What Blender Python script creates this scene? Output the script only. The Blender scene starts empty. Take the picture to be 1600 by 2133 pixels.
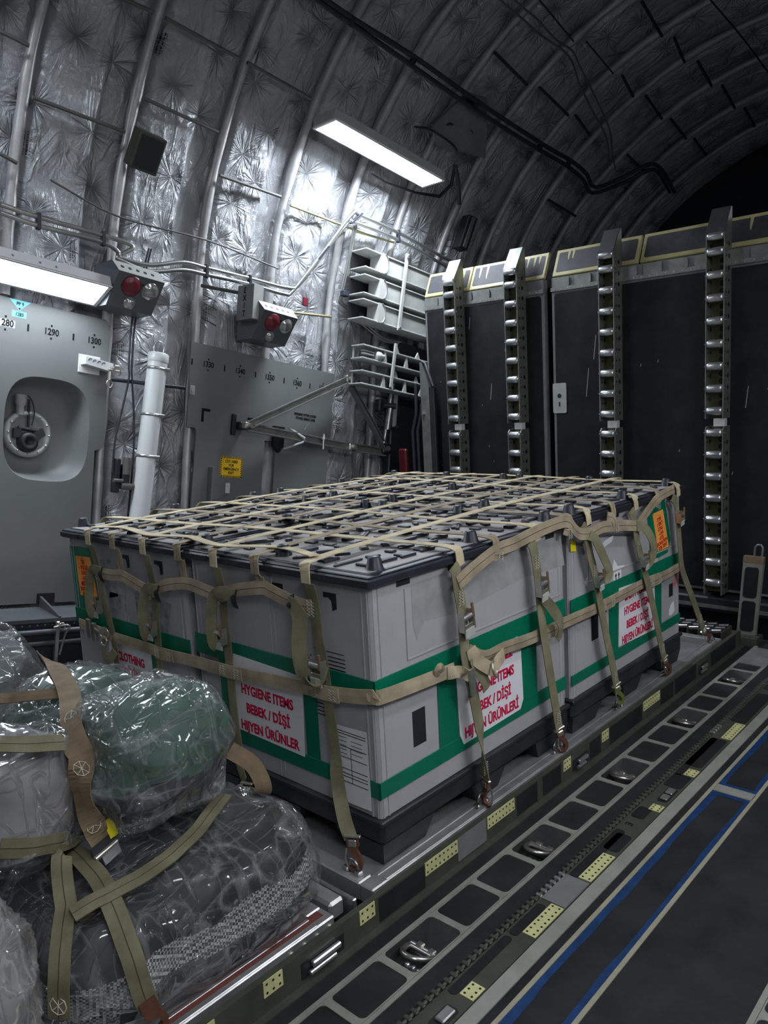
import bpy, bmesh, math, random
import numpy as np
from mathutils import Vector, Matrix

SC = bpy.context.scene
COL = SC.collection
random.seed(7)

# ------------------------------------------------------------------ camera
F_PX, IMG_H = 1623.75, 2133.0
CAM_POS = Vector((1.435, -1.422, 1.4553))
YAW, PITCH, ROLL = 0.74677, -0.14359, -0.05279
def _basis(yaw, pitch, roll):
    cy, sy = math.cos(yaw), math.sin(yaw)
    f = Vector((-sy*math.cos(pitch), cy*math.cos(pitch), math.sin(pitch)))
    r = Vector((cy, sy, 0)); u = r.cross(f)
    return r*math.cos(roll)+u*math.sin(roll), -r*math.sin(roll)+u*math.cos(roll), f
_r, _u, _f = _basis(YAW, PITCH, ROLL)
cam_d = bpy.data.cameras.new('camera'); cam = bpy.data.objects.new('camera', cam_d); COL.objects.link(cam)
m = Matrix((_r, _u, -_f)).transposed().to_4x4(); m.translation = CAM_POS
cam.matrix_world = m
cam_d.sensor_fit = 'VERTICAL'; cam_d.sensor_height = 36.0; cam_d.lens = F_PX/IMG_H*36.0
cam_d.clip_start = 0.02; cam_d.clip_end = 60
SC.camera = cam

# ------------------------------------------------------------------ world, exposure
wd = bpy.data.worlds.new('world'); SC.world = wd; wd.use_nodes = True
wd.node_tree.nodes['Background'].inputs[0].default_value = (0.55, 0.62, 0.75, 1)
wd.node_tree.nodes['Background'].inputs[1].default_value = 0.05
SC.view_settings.view_transform = 'Standard'; SC.view_settings.look = 'None'
SC.view_settings.gamma = 1.0; SC.view_settings.use_curve_mapping = False
SC.view_settings.exposure = 0.2
LAMP_HIGH, LAMP_LOW = 95.0, 30.0       # strength of the diffusers of the high and low left sidewall lamps
AFT_FILL = 16.0        # unseen fill lamp added beyond the ramp to lift the dim ceiling
LAMP_RIGHT, LAMP_RIGHT_HIGH = 36.0, 26.0   # low and high lamps on the right sidewall (beside and behind the camera)
SC.cycles.max_bounces = 8; SC.cycles.transparent_max_bounces = 16
SC.cycles.sample_clamp_indirect = 6.0

# ------------------------------------------------------------------ frames
# The cargo floor is the raised aft ramp: it is tilted to the fuselage axis, so the hull and
# everything fixed to the sidewall uses fuselage coordinates (x, s along the hull, h up).
AL = math.atan(.177)
FU = Matrix(((1, 0, 0), (0, math.cos(AL), math.sin(AL)), (0, -math.sin(AL), math.cos(AL))))
ID = Matrix.Identity(3)
XC, HC, RH = -0.4, 2.5, 2.5         # hull arc
def fus(x, s, h): return FU @ Vector((x, s, h))

# ------------------------------------------------------------------ mesh builder
class MB:
    def __init__(self, M=ID): self.M = M; self.v = []; self.f = []; self.uv = []; self.sm = []
    def add(self, vs, fs, uvs=None, smooth=False):
        o = len(self.v); self.v += [tuple(self.M @ Vector(p)) for p in vs]
        for i, f in enumerate(fs):
            self.f.append([o+k for k in f]); self.uv.append(uvs[i] if uvs else None); self.sm.append(smooth)
        return self
    def box(self, x0, x1, y0, y1, z0, z1, ch=0.0):
        if x0 > x1: x0, x1 = x1, x0
        if y0 > y1: y0, y1 = y1, y0
        if z0 > z1: z0, z1 = z1, z0
        c = Vector(((x0+x1)/2, (y0+y1)/2, (z0+z1)/2))
        return self.obox(c, Vector(((x1-x0)/2, 0, 0)), Vector((0, (y1-y0)/2, 0)), Vector((0, 0, (z1-z0)/2)), ch)
    def obox(self, c, a, b, d, ch=0.0):
        c = Vector(c); a = Vector(a); b = Vector(b); d = Vector(d)
        if ch <= 0:
            vs = [c+i*a+j*b+k*d for i in (-1, 1) for j in (-1, 1) for k in (-1, 1)]
            return self.add(vs, [(0, 1, 3, 2), (4, 6, 7, 5), (0, 4, 5, 1), (2, 3, 7, 6), (0, 2, 6, 4), (1, 5, 7, 3)])
        la, lb, ld = a.length, b.length, d.length
        ch = min(ch, la*.9, lb*.9, ld*.9)
        A, B, D_ = a/la, b/lb, d/ld
        idx = {}; vs = []
        for i in (-1, 1):
            for j in (-1, 1):
                for k in (-1, 1):
                    idx[i, j, k, 0] = len(vs); vs.append(c+A*i*la+B*j*(lb-ch)+D_*k*(ld-ch))
                    idx[i, j, k, 1] = len(vs); vs.append(c+A*i*(la-ch)+B*j*lb+D_*k*(ld-ch))
                    idx[i, j, k, 2] = len(vs); vs.append(c+A*i*(la-ch)+B*j*(lb-ch)+D_*k*ld)
        fs = []
        for i in (-1, 1):
            q = [idx[i, j, k, 0] for j, k in ((-1, -1), (1, -1), (1, 1), (-1, 1))]; fs.append(q if i > 0 else q[::-1])
            q = [idx[j, i, k, 1] for j, k in ((-1, -1), (-1, 1), (1, 1), (1, -1))]; fs.append(q if i > 0 else q[::-1])
            q = [idx[j, k, i, 2] for j, k in ((-1, -1), (1, -1), (1, 1), (-1, 1))]; fs.append(q if i > 0 else q[::-1])
        for i in (-1, 1):
            for j in (-1, 1):
                fs.append([idx[i, j, -1, 0], idx[i, j, 1, 0], idx[i, j, 1, 1], idx[i, j, -1, 1]])
                fs.append([idx[i, -1, j, 0], idx[i, 1, j, 0], idx[i, 1, j, 2], idx[i, -1, j, 2]])
                fs.append([idx[-1, i, j, 1], idx[1, i, j, 1], idx[1, i, j, 2], idx[-1, i, j, 2]])
                for k in (-1, 1): fs.append([idx[i, j, k, 0], idx[i, j, k, 1], idx[i, j, k, 2]])
        return self.add(vs, fs)
    def cyl(self, p0, p1, r0, r1=None, n=14, cap=True, smooth=True):
        p0 = Vector(p0); p1 = Vector(p1); r1 = r0 if r1 is None else r1
        t = (p1-p0).normalized(); a = t.orthogonal().normalized(); b = t.cross(a)
        vs = []
        for p, r in ((p0, r0), (p1, r1)):
            for i in range(n):
                w = 2*math.pi*i/n; vs.append(p+a*math.cos(w)*r+b*math.sin(w)*r)
        self.add(vs, [(i, (i+1) % n, n+(i+1) % n, n+i) for i in range(n)], smooth=smooth)
        if cap: self.add(vs, [tuple(range(n))[::-1], tuple(range(n, 2*n))])
        return self
    def lathe(self, c, ax, prof, n=24, smooth=True):
        c = Vector(c); t = Vector(ax).normalized(); a = t.orthogonal().normalized(); b = t.cross(a)
        vs = [c+t*z+(a*math.cos(2*math.pi*i/n)+b*math.sin(2*math.pi*i/n))*r for (r, z) in prof for i in range(n)]
        fs = [(k*n+i, k*n+(i+1) % n, (k+1)*n+(i+1) % n, (k+1)*n+i) for k in range(len(prof)-1) for i in range(n)]
        return self.add(vs, fs, smooth=smooth)
    def tube(self, pts, r, n=8, closed=False, sub=0):
        P = [Vector(p) for p in pts]
        if sub: P = smooth_path(P, sub, closed)
        N = len(P); vs = []; a = None
        for i, p in enumerate(P):
            q0 = P[(i-1) % N] if (closed or i > 0) else P[i]; q1 = P[(i+1) % N] if (closed or i < N-1) else P[i]
            t = (q1-q0)
            t = t.normalized() if t.length > 1e-9 else Vector((0, 0, 1))
            if a is None: a = t.orthogonal().normalized()
            a = (a-t*a.dot(t)); a = a.normalized() if a.length > 1e-6 else t.orthogonal().normalized()
            b = t.cross(a)
            rr = r[i] if isinstance(r, (list, tuple)) else r
            for k in range(n):
                w = 2*math.pi*k/n; vs.append(p+(a*math.cos(w)+b*math.sin(w))*rr)
        M = N if closed else N-1
        self.add(vs, [(i*n+k, i*n+(k+1) % n, ((i+1) % N)*n+(k+1) % n, ((i+1) % N)*n+k) for i in range(M) for k in range(n)], smooth=True)
        if not closed: self.add(vs, [tuple(range(n))[::-1], tuple(range((N-1)*n, N*n))])
        return self
    def torus(self, c, ax, R, r, a0=0.0, a1=2*math.pi, n=24, k=8, ref=None, sx=1.0):
        t = Vector(ax).normalized(); a = (Vector(ref) if ref else t.orthogonal()); a = (a-t*a.dot(t)).normalized(); b = t.cross(a)
        full = abs(a1-a0-2*math.pi) < 1e-6
        pts = [Vector(c)+(a*math.cos(w)*sx+b*math.sin(w))*R for w in [a0+(a1-a0)*i/n for i in range(n if full else n+1)]]
        return self.tube(pts, r, k, closed=full)
    def ribbon(self, pts, nrm, w, th=.003, sub=4, twist=None):
        P = [Vector(p) for p in pts]
        Nn = [Vector(q) for q in nrm] if isinstance(nrm, list) else [Vector(nrm)]*len(P)
        if sub:
            P2 = smooth_path(P, sub); N2 = []
            for i in range(len(P2)):
                x = i/sub; k = min(int(x), len(Nn)-2); N2.append(Nn[k].lerp(Nn[k+1], x-k))
            P, Nn = P2, N2
        W = w if isinstance(w, (list, tuple)) else None
        vs = []; L = 0; ls = []
        for i, p in enumerate(P):
            t = (P[min(i+1, len(P)-1)]-P[max(i-1, 0)]).normalized()
            s = t.cross(Nn[i]); s = s.normalized() if s.length > 1e-6 else t.orthogonal().normalized()
            n = s.cross(t).normalized()
            if i: L += (P[i]-P[i-1]).length
            ls.append(L)
            ww = w if W is None else np.interp(i/(len(P)-1)*(len(W)-1), range(len(W)), W)
            a, b = p-s*ww/2, p+s*ww/2
            vs += [a+n*th*.8, p+n*th*1.15, b+n*th*.8, b-n*th*.2, a-n*th*.2]
        fs = []; uvs = []
        for i in range(len(P)-1):
            o = i*5; q = o+5
            for (c0, c1, u0, u1) in ((0, 1, 0, .5), (1, 2, .5, 1), (2, 3, 1, 1), (3, 4, 1, 0), (4, 0, 0, 0)):
                fs.append((o+c0, o+c1, q+c1, q+c0)); uvs.append([(u0, ls[i]), (u1, ls[i]), (u1, ls[i+1]), (u0, ls[i+1])])
        e = (len(P)-1)*5
        fs += [(4, 3, 2, 1, 0), (e, e+1, e+2, e+3, e+4)]; uvs += [[(0, 0)]*5, [(0, 0)]*5]
        return self.add(vs, fs, uvs, smooth=False)
    def prism(self, poly, o, e1, e2, d):
        o = Vector(o); e1 = Vector(e1); e2 = Vector(e2); d = Vector(d); n = len(poly)
        vs = [o+e1*a+e2*b for a, b in poly]; vs += [p+d for p in vs]
        fs = [tuple(range(n))[::-1], tuple(range(n, 2*n))]+[(i, (i+1) % n, n+(i+1) % n, n+i) for i in range(n)]
        return self.add(vs, fs)
    def quad(self, pts, d):
        """a thin slab on the four corner points, thickness vector d"""
        vs = [Vector(p) for p in pts]; vs += [p+Vector(d) for p in vs]; n = len(pts)
        return self.add(vs, [tuple(range(n))[::-1], tuple(range(n, 2*n))]+[(i, (i+1) % n, n+(i+1) % n, n+i) for i in range(n)])
    def holed(self, outer, inner, d):
        """plate with one hole: outer and inner rings have the same number of 3D points"""
        n = len(outer); O = [Vector(p) for p in outer]; I = [Vector(p) for p in inner]; d = Vector(d)
        vs = O+I+[p+d for p in O]+[p+d for p in I]; fs = []
        for i in range(n):
            j = (i+1) % n
            fs += [(i, n+i, n+j, j), (2*n+i, 2*n+j, 3*n+j, 3*n+i), (i, j, 2*n+j, 2*n+i), (n+i, 3*n+i, 3*n+j, n+j)]
        return self.add(vs, fs)
    def build(self, name, mat, parent=None, label=None, kind=None, auto=False):
        me = bpy.data.meshes.new(name)
        off = origin_of(parent) if parent else Vector((0, 0, 0))
        ob = bpy.data.objects.new(name, me)
        if parent is None and self.v:
            off = Vector((sum(p[0] for p in self.v)/len(self.v), sum(p[1] for p in self.v)/len(self.v), min(p[2] for p in self.v)))
            ob.location = off
        me.from_pydata([(p[0]-off[0], p[1]-off[1], p[2]-off[2]) for p in self.v], [], self.f)
        if any(u is not None for u in self.uv):
            lay = me.uv_layers.new(name='uv'); k = 0
            for f, u in zip(self.f, self.uv):
                for i in range(len(f)):
                    if u is not None: lay.data[k].uv = u[i]
                    k += 1
        me.polygons.foreach_set('use_smooth', self.sm if not auto else [True]*len(self.f))
        me.materials.append(mat); me.update()
        if parent is not None: ob.parent = parent
        COL.objects.link(ob)
        if parent is not None and parent.type == 'EMPTY': FIRST.setdefault(parent.name, ob)
        if label: ob['label'] = label
        if kind: ob['kind'] = kind
        return ob
FIRST = {}
def onto(ob, mb, mat):
    """surface detail that belongs to an existing part: added to its mesh with a material of its own"""
    if ob.type == 'EMPTY': ob = FIRST[ob.name]
    me = ob.data; off = origin_of(ob)
    if mat.name in [m.name for m in me.materials]: k = [m.name for m in me.materials].index(mat.name)
    else: me.materials.append(mat); k = len(me.materials)-1
    bm = bmesh.new(); bm.from_mesh(me)
    vs = [bm.verts.new((p[0]-off[0], p[1]-off[1], p[2]-off[2])) for p in mb.v]
    for f, sm in zip(mb.f, mb.sm):
        try: q = bm.faces.new([vs[i] for i in f]); q.material_index = k; q.smooth = sm
        except ValueError: pass
    bm.to_mesh(me); bm.free(); me.update()
    return ob
def origin_of(ob):
    v = Vector((0, 0, 0))
    while ob is not None: v += ob.location; ob = ob.parent
    return v
def smooth_path(P, sub, closed=False):
    N = len(P); out = []
    for i in range(N if closed else N-1):
        p1, p2 = P[i], P[(i+1) % N]
        p0 = P[(i-1) % N] if (closed or i > 0) else p1*2-p2
        p3 = P[(i+2) % N] if (closed or i < N-2) else p2*2-p1
        for k in range(sub):
            t = k/sub
            out.append(.5*((2*p1)+(p2-p0)*t+(2*p0-5*p1+4*p2-p3)*t*t+(3*p1-p0-3*p2+p3)*t*t*t))
    if not closed: out.append(P[-1].copy())
    return out
def thing(name, label, cat, loc, group=None):
    o = bpy.data.objects.new(name, None); o.empty_display_size = .05; o.location = loc; COL.objects.link(o)
    o['label'] = label; o['category'] = cat
    if group: o['group'] = group
    return o
def tag(o, label, cat, group=None, kind=None):
    o['label'] = label; o['category'] = cat
    if group: o['group'] = group
    if kind: o['kind'] = kind
    return o
def struct(mb, name, mat, label=None, **k):
    o = mb.build(name, mat, **k); o['kind'] = 'structure'
    if label: o['label'] = label; o['category'] = 'structure'
    return o
def copy_tree(o, delta=None, parent=None, label=None, group=None):
    c = o.copy(); COL.objects.link(c)
    if parent is not None: c.parent = parent; c.matrix_parent_inverse = o.matrix_parent_inverse
    if delta is not None: c.location = o.location+Vector(delta)
    if label: c['label'] = label
    if group: c['group'] = group
    for ch in list(o.children): copy_tree(ch, None, c)
    return c
def text(name, s, c, e1, e2, size, mat, parent, bold=0.0, sx=1.0, lift=.0006, align='CENTER'):
    """flat lettering: centre c, reading direction e1, up e2"""
    cu = bpy.data.curves.new(name, 'FONT'); cu.body = s; cu.size = size; cu.align_x = align; cu.align_y = 'CENTER'
    cu.offset = bold*size; cu.extrude = .0004; cu.resolution_u = 3
    tmp = bpy.data.objects.new('tmp', cu); COL.objects.link(tmp)
    bpy.context.view_layer.update()
    me = bpy.data.meshes.new_from_object(tmp.evaluated_get(bpy.context.evaluated_depsgraph_get()))
    bpy.data.objects.remove(tmp); bpy.data.curves.remove(cu)
    e1 = Vector(e1).normalized(); e2 = Vector(e2); e2 = (e2-e1*e2.dot(e1)).normalized(); n = e1.cross(e2)
    off = origin_of(parent); c = Vector(c)+n*lift-off
    mt = Matrix((e1*sx, e2, n)).transposed().to_4x4(); mt.translation = c
    me.transform(mt); me.materials.clear(); me.materials.append(mat); me.name = name
    o = bpy.data.objects.new(name, me); o.parent = parent; COL.objects.link(o)
    return o

# ------------------------------------------------------------------ materials
def new_mat(name):
    m = bpy.data.materials.new(name); m.use_nodes = True
    nt = m.node_tree; return m, nt, nt.nodes['Principled BSDF']
def mat(name, col, rough=.5, metal=0.0, var=0.0, vscale=6.0, col2=None, bump=0.0, bscale=60.0, spec=.5, rvar=0.0, stretch=None, detail=4.0, thresh=None):
    m, nt, b = new_mat(name); N = nt.nodes; Lk = nt.links
    b.inputs['Base Color'].default_value = (*col, 1); b.inputs['Roughness'].default_value = rough
    b.inputs['Metallic'].default_value = metal; b.inputs['Specular IOR Level'].default_value = spec
    tc = N.new('ShaderNodeTexCoord'); vec = tc.outputs['Object']
    if stretch:
        mp = N.new('ShaderNodeMapping'); mp.inputs['Scale'].default_value = stretch; Lk.new(vec, mp.inputs[0]); vec = mp.outputs[0]
    if var > 0 or col2:
        nz = N.new('ShaderNodeTexNoise'); nz.inputs['Scale'].default_value = vscale; nz.inputs['Detail'].default_value = detail; nz.inputs['Roughness'].default_value = .65
        Lk.new(vec, nz.inputs['Vector'])
        rp = N.new('ShaderNodeValToRGB'); lo, hi = thresh or (.35, .68)
        rp.color_ramp.elements[0].position = lo; rp.color_ramp.elements[1].position = hi
        c2 = col2 or tuple(min(1, c*(1+var)) for c in col); c1 = col if col2 else tuple(c*(1-var) for c in col)
        rp.color_ramp.elements[0].color = (*c1, 1); rp.color_ramp.elements[1].color = (*c2, 1)
        Lk.new(nz.outputs['Fac'], rp.inputs[0]); Lk.new(rp.outputs[0], b.inputs['Base Color'])
        if rvar:
            mr = N.new('ShaderNodeMapRange'); mr.inputs[3].default_value = rough-rvar; mr.inputs[4].default_value = rough+rvar
            Lk.new(nz.outputs['Fac'], mr.inputs[0]); Lk.new(mr.outputs[0], b.inputs['Roughness'])
    if bump > 0:
        n2 = N.new('ShaderNodeTexNoise'); n2.inputs['Scale'].default_value = bscale; n2.inputs['Detail'].default_value = 3
        Lk.new(vec, n2.inputs['Vector'])
        bp = N.new('ShaderNodeBump'); bp.inputs['Strength'].default_value = bump; bp.inputs['Distance'].default_value = .004
        Lk.new(n2.outputs['Fac'], bp.inputs['Height']); Lk.new(bp.outputs[0], b.inputs['Normal'])
    return m
def emit(name, col, strength):
    m, nt, b = new_mat(name)
    b.inputs['Base Color'].default_value = (.8, .8, .8, 1); b.inputs['Emission Color'].default_value = (*col, 1); b.inputs['Emission Strength'].default_value = strength
    return m
def strap_mat(name, col, line=None):
    m, nt, b = new_mat(name); N = nt.nodes; Lk = nt.links
    b.inputs['Roughness'].default_value = .75; b.inputs['Specular IOR Level'].default_value = .25
    uv = N.new('ShaderNodeUVMap'); uv.uv_map = 'uv'
    sp = N.new('ShaderNodeSeparateXYZ'); Lk.new(uv.outputs[0], sp.inputs[0])
    tc = N.new('ShaderNodeTexCoord')
    nz = N.new('ShaderNodeTexNoise'); nz.inputs['Scale'].default_value = 14; nz.inputs['Detail'].default_value = 5; Lk.new(tc.outputs['Object'], nz.inputs['Vector'])
    rp = N.new('ShaderNodeValToRGB'); rp.color_ramp.elements[0].position = .3; rp.color_ramp.elements[1].position = .7
    rp.color_ramp.elements[0].color = (*[c*.72 for c in col], 1); rp.color_ramp.elements[1].color = (*[min(1, c*1.2) for c in col], 1)
    Lk.new(nz.outputs['Fac'], rp.inputs[0]); out = rp.outputs[0]
    if line:
        d = N.new('ShaderNodeMath'); d.operation = 'SUBTRACT'; d.inputs[1].default_value = .5; Lk.new(sp.outputs[0], d.inputs[0])
        a = N.new('ShaderNodeMath'); a.operation = 'ABSOLUTE'; Lk.new(d.outputs[0], a.inputs[0])
        lt = N.new('ShaderNodeMath'); lt.operation = 'LESS_THAN'; lt.inputs[1].default_value = .025; Lk.new(a.outputs[0], lt.inputs[0])
        mx = N.new('ShaderNodeMix'); mx.data_type = 'RGBA'; Lk.new(lt.outputs[0], mx.inputs[0]); Lk.new(out, mx.inputs[6]); mx.inputs[7].default_value = (*line, 1)
        out = mx.outputs[2]
    Lk.new(out, b.inputs['Base Color'])
    # woven ridges along the webbing
    wv = N.new('ShaderNodeMath'); wv.operation = 'MULTIPLY'; wv.inputs[1].default_value = 110; Lk.new(sp.outputs[0], wv.inputs[0])
    w2 = N.new('ShaderNodeMath'); w2.operation = 'MULTIPLY'; w2.inputs[1].default_value = 2600; Lk.new(sp.outputs[1], w2.inputs[0])
    s1 = N.new('ShaderNodeMath'); s1.operation = 'SINE'; Lk.new(wv.outputs[0], s1.inputs[0])
    s2 = N.new('ShaderNodeMath'); s2.operation = 'SINE'; Lk.new(w2.outputs[0], s2.inputs[0])
    ad = N.new('ShaderNodeMath'); Lk.new(s1.outputs[0], ad.inputs[0]); Lk.new(s2.outputs[0], ad.inputs[1])
    bp = N.new('ShaderNodeBump'); bp.inputs['Strength'].default_value = .25; bp.inputs['Distance'].default_value = .001
    Lk.new(ad.outputs[0], bp.inputs['Height']); Lk.new(bp.outputs[0], b.inputs['Normal'])
    return m
def film_mat(name, tint, haze):
    """clear polythene film: see-through, faintly milky, sharp sheen along the creases"""
    m = bpy.data.materials.new(name); m.use_nodes = True; nt = m.node_tree; N = nt.nodes; Lk = nt.links
    N.remove(N['Principled BSDF']); out = N['Material Output']
    tr = N.new('ShaderNodeBsdfTransparent'); tr.inputs[0].default_value = (.95, .955, .96, 1)
    gl = N.new('ShaderNodeBsdfGlossy'); gl.inputs['Roughness'].default_value = .09
    df = N.new('ShaderNodeBsdfDiffuse'); df.inputs[0].default_value = (*tint, 1)
    tc = N.new('ShaderNodeTexCoord')
    n1 = N.new('ShaderNodeTexNoise'); n1.inputs['Scale'].default_value = 6; n1.inputs['Detail'].default_value = 6; n1.inputs['Distortion'].default_value = 1.2; Lk.new(tc.outputs['Object'], n1.inputs['Vector'])
    h = None
    for rot, sc, st, dist in (((.6, .4, .9), (1, 1, 3.6), 3.0, .6), ((1.2, -.5, .3), (1, 4.0, 1), 4.2, .5), ((.1, .9, -.7), (4.0, 1, 1), 6.0, .4)):
        mp = N.new('ShaderNodeMapping'); mp.inputs['Scale'].default_value = sc; mp.inputs['Rotation'].default_value = rot; Lk.new(tc.outputs['Object'], mp.inputs[0])
        n2 = N.new('ShaderNodeTexNoise'); n2.inputs['Scale'].default_value = st; n2.inputs['Detail'].default_value = 2; n2.inputs['Distortion'].default_value = dist; Lk.new(mp.outputs[0], n2.inputs['Vector'])
        sb = N.new('ShaderNodeMath'); sb.operation = 'SUBTRACT'; sb.inputs[1].default_value = .5; Lk.new(n2.outputs['Fac'], sb.inputs[0])
        ab = N.new('ShaderNodeMath'); ab.operation = 'ABSOLUTE'; Lk.new(sb.outputs[0], ab.inputs[0])
        mr = N.new('ShaderNodeMapRange'); mr.inputs[1].default_value = 0; mr.inputs[2].default_value = .035; mr.inputs[3].default_value = 4.0/st; mr.inputs[4].default_value = 0; mr.interpolation_type = 'SMOOTHSTEP'; Lk.new(ab.outputs[0], mr.inputs[0])
        if h is None: h = mr.outputs[0]
        else:
            ad = N.new('ShaderNodeMath'); Lk.new(h, ad.inputs[0]); Lk.new(mr.outputs[0], ad.inputs[1]); h = ad.outputs[0]
    b2 = N.new('ShaderNodeBump'); b2.inputs['Strength'].default_value = .8; b2.inputs['Distance'].default_value = .017; Lk.new(h, b2.inputs['Height'])
    Lk.new(b2.outputs[0], gl.inputs['Normal'])
    hz = N.new('ShaderNodeMapRange'); hz.inputs[1].default_value = .4; hz.inputs[2].default_value = .75; hz.inputs[3].default_value = haze*.3; hz.inputs[4].default_value = haze*1.6
    Lk.new(n1.outputs['Fac'], hz.inputs[0])
    cz = N.new('ShaderNodeMath'); cz.operation = 'MULTIPLY_ADD'; cz.inputs[1].default_value = .085; cz.use_clamp = True; Lk.new(h, cz.inputs[0]); Lk.new(hz.outputs[0], cz.inputs[2])
    m1 = N.new('ShaderNodeMixShader'); Lk.new(cz.outputs[0], m1.inputs[0]); Lk.new(tr.outputs[0], m1.inputs[1]); Lk.new(df.outputs[0], m1.inputs[2])
    fr = N.new('ShaderNodeFresnel'); fr.inputs[0].default_value = 1.42; Lk.new(b2.outputs[0], fr.inputs['Normal'])
    mn = N.new('ShaderNodeMath'); mn.operation = 'MINIMUM'; mn.inputs[1].default_value = .36; Lk.new(fr.outputs[0], mn.inputs[0])
    m2 = N.new('ShaderNodeMixShader'); Lk.new(mn.outputs[0], m2.inputs[0]); Lk.new(m1.outputs[0], m2.inputs[1]); Lk.new(gl.outputs[0], m2.inputs[2])
    Lk.new(m2.outputs[0], out.inputs[0])
    return m
def foil_mat(name, col):
    """metallised quilted blanket: button tufts with creases radiating from each, plus fine crumple (uv = metres along hull)"""
    m, nt, b = new_mat(name); N = nt.nodes; Lk = nt.links
    b.inputs['Metallic'].default_value = .3; b.inputs['Roughness'].default_value = .40
    uv = N.new('ShaderNodeUVMap'); uv.uv_map = 'uv'
    vo = N.new('ShaderNodeTexVoronoi'); vo.voronoi_dimensions = '2D'; vo.inputs['Scale'].default_value = 3.3; vo.inputs['Randomness'].default_value = .75; Lk.new(uv.outputs[0], vo.inputs['Vector'])
    df = N.new('ShaderNodeVectorMath'); df.operation = 'SUBTRACT'; Lk.new(uv.outputs[0], df.inputs[0]); Lk.new(vo.outputs['Position'], df.inputs[1])
    ln = N.new('ShaderNodeVectorMath'); ln.operation = 'LENGTH'; Lk.new(df.outputs[0], ln.inputs[0])
    nm = N.new('ShaderNodeVectorMath'); nm.operation = 'NORMALIZE'; Lk.new(df.outputs[0], nm.inputs[0])
    sc = N.new('ShaderNodeVectorMath'); sc.operation = 'SCALE'; sc.inputs['Scale'].default_value = 1.9; Lk.new(nm.outputs[0], sc.inputs[0])
    sd = N.new('ShaderNodeVectorMath'); sd.operation = 'SCALE'; sd.inputs['Scale'].default_value = 37; Lk.new(vo.outputs['Color'], sd.inputs[0])
    ad = N.new('ShaderNodeVectorMath'); Lk.new(sc.outputs[0], ad.inputs[0]); Lk.new(sd.outputs[0], ad.inputs[1])
    n1 = N.new('ShaderNodeTexNoise'); n1.inputs['Scale'].default_value = 1.0; n1.inputs['Detail'].default_value = 3; Lk.new(ad.outputs[0], n1.inputs['Vector'])
    def ridge(sock, width, amp):
        s1 = N.new('ShaderNodeMath'); s1.operation = 'SUBTRACT'; s1.inputs[1].default_value = .5; Lk.new(sock, s1.inputs[0])
        a1 = N.new('ShaderNodeMath'); a1.operation = 'ABSOLUTE'; Lk.new(s1.outputs[0], a1.inputs[0])
        r1 = N.new('ShaderNodeMapRange'); r1.inputs[1].default_value = 0; r1.inputs[2].default_value = width; r1.inputs[3].default_value = amp; r1.inputs[4].default_value = 0; Lk.new(a1.outputs[0], r1.inputs[0])
        return r1.outputs[0]
    rd = ridge(n1.outputs['Fac'], .12, 1.5)
    fo = N.new('ShaderNodeMapRange'); fo.inputs[1].default_value = .012; fo.inputs[2].default_value = .19; fo.inputs[3].default_value = 1; fo.inputs[4].default_value = 0; fo.interpolation_type = 'SMOOTHSTEP'; Lk.new(ln.outputs[1], fo.inputs[0])
    ml = N.new('ShaderNodeMath'); ml.operation = 'MULTIPLY'; Lk.new(rd, ml.inputs[0]); Lk.new(fo.outputs[0], ml.inputs[1])
    di = N.new('ShaderNodeMapRange'); di.inputs[1].default_value = 0; di.inputs[2].default_value = .11; di.inputs[3].default_value = -2.2; di.inputs[4].default_value = 0; di.interpolation_type = 'SMOOTHSTEP'; Lk.new(ln.outputs[1], di.inputs[0])
    mp = N.new('ShaderNodeMapping'); mp.inputs['Scale'].default_value = (.45, 1, 1); Lk.new(uv.outputs[0], mp.inputs[0])
    n2 = N.new('ShaderNodeTexNoise'); n2.noise_dimensions = '2D'; n2.inputs['Scale'].default_value = 6.5; n2.inputs['Detail'].default_value = 3; n2.inputs['Distortion'].default_value = .7; Lk.new(mp.outputs[0], n2.inputs['Vector'])
    r2 = ridge(n2.outputs['Fac'], .10, .5)
    n3 = N.new('ShaderNodeTexNoise'); n3.noise_dimensions = '2D'; n3.inputs['Scale'].default_value = 45; n3.inputs['Detail'].default_value = 3; n3.inputs['Distortion'].default_value = 1.0; Lk.new(uv.outputs[0], n3.inputs['Vector'])
    r3 = ridge(n3.outputs['Fac'], .08, .09)
    t = ml.outputs[0]
    for q in (di.outputs[0], r2, r3):
        a = N.new('ShaderNodeMath'); Lk.new(t, a.inputs[0]); Lk.new(q, a.inputs[1]); t = a.outputs[0]
    bp = N.new('ShaderNodeBump'); bp.inputs['Strength'].default_value = 1.0; bp.inputs['Distance'].default_value = .013; Lk.new(t, bp.inputs['Height']); Lk.new(bp.outputs[0], b.inputs['Normal'])
    # stock printing stencilled on some of the blankets
    sp = N.new('ShaderNodeSeparateXYZ'); Lk.new(df.outputs[0], sp.inputs[0]); sc_ = N.new('ShaderNodeSeparateColor'); Lk.new(vo.outputs['Color'], sc_.inputs[0])
    def mth(op, a_, b_=None, c_=None):
        n_ = N.new('ShaderNodeMath'); n_.operation = op
        for i_, v_ in enumerate((a_, b_, c_)):
            if v_ is None: continue
            if isinstance(v_, (int, float)): n_.inputs[i_].default_value = v_
            else: Lk.new(v_, n_.inputs[i_])
        return n_.outputs[0]
    mk_ = mth('LESS_THAN', mth('ABSOLUTE', sp.outputs[0]), .06)
    mk_ = mth('MULTIPLY', mk_, mth('LESS_THAN', mth('ABSOLUTE', mth('SUBTRACT', sp.outputs[1], .06)), .022))
    mk_ = mth('MULTIPLY', mk_, mth('GREATER_THAN', mth('SINE', mth('MULTIPLY', sp.outputs[1], 560.0)), -.1))
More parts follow.
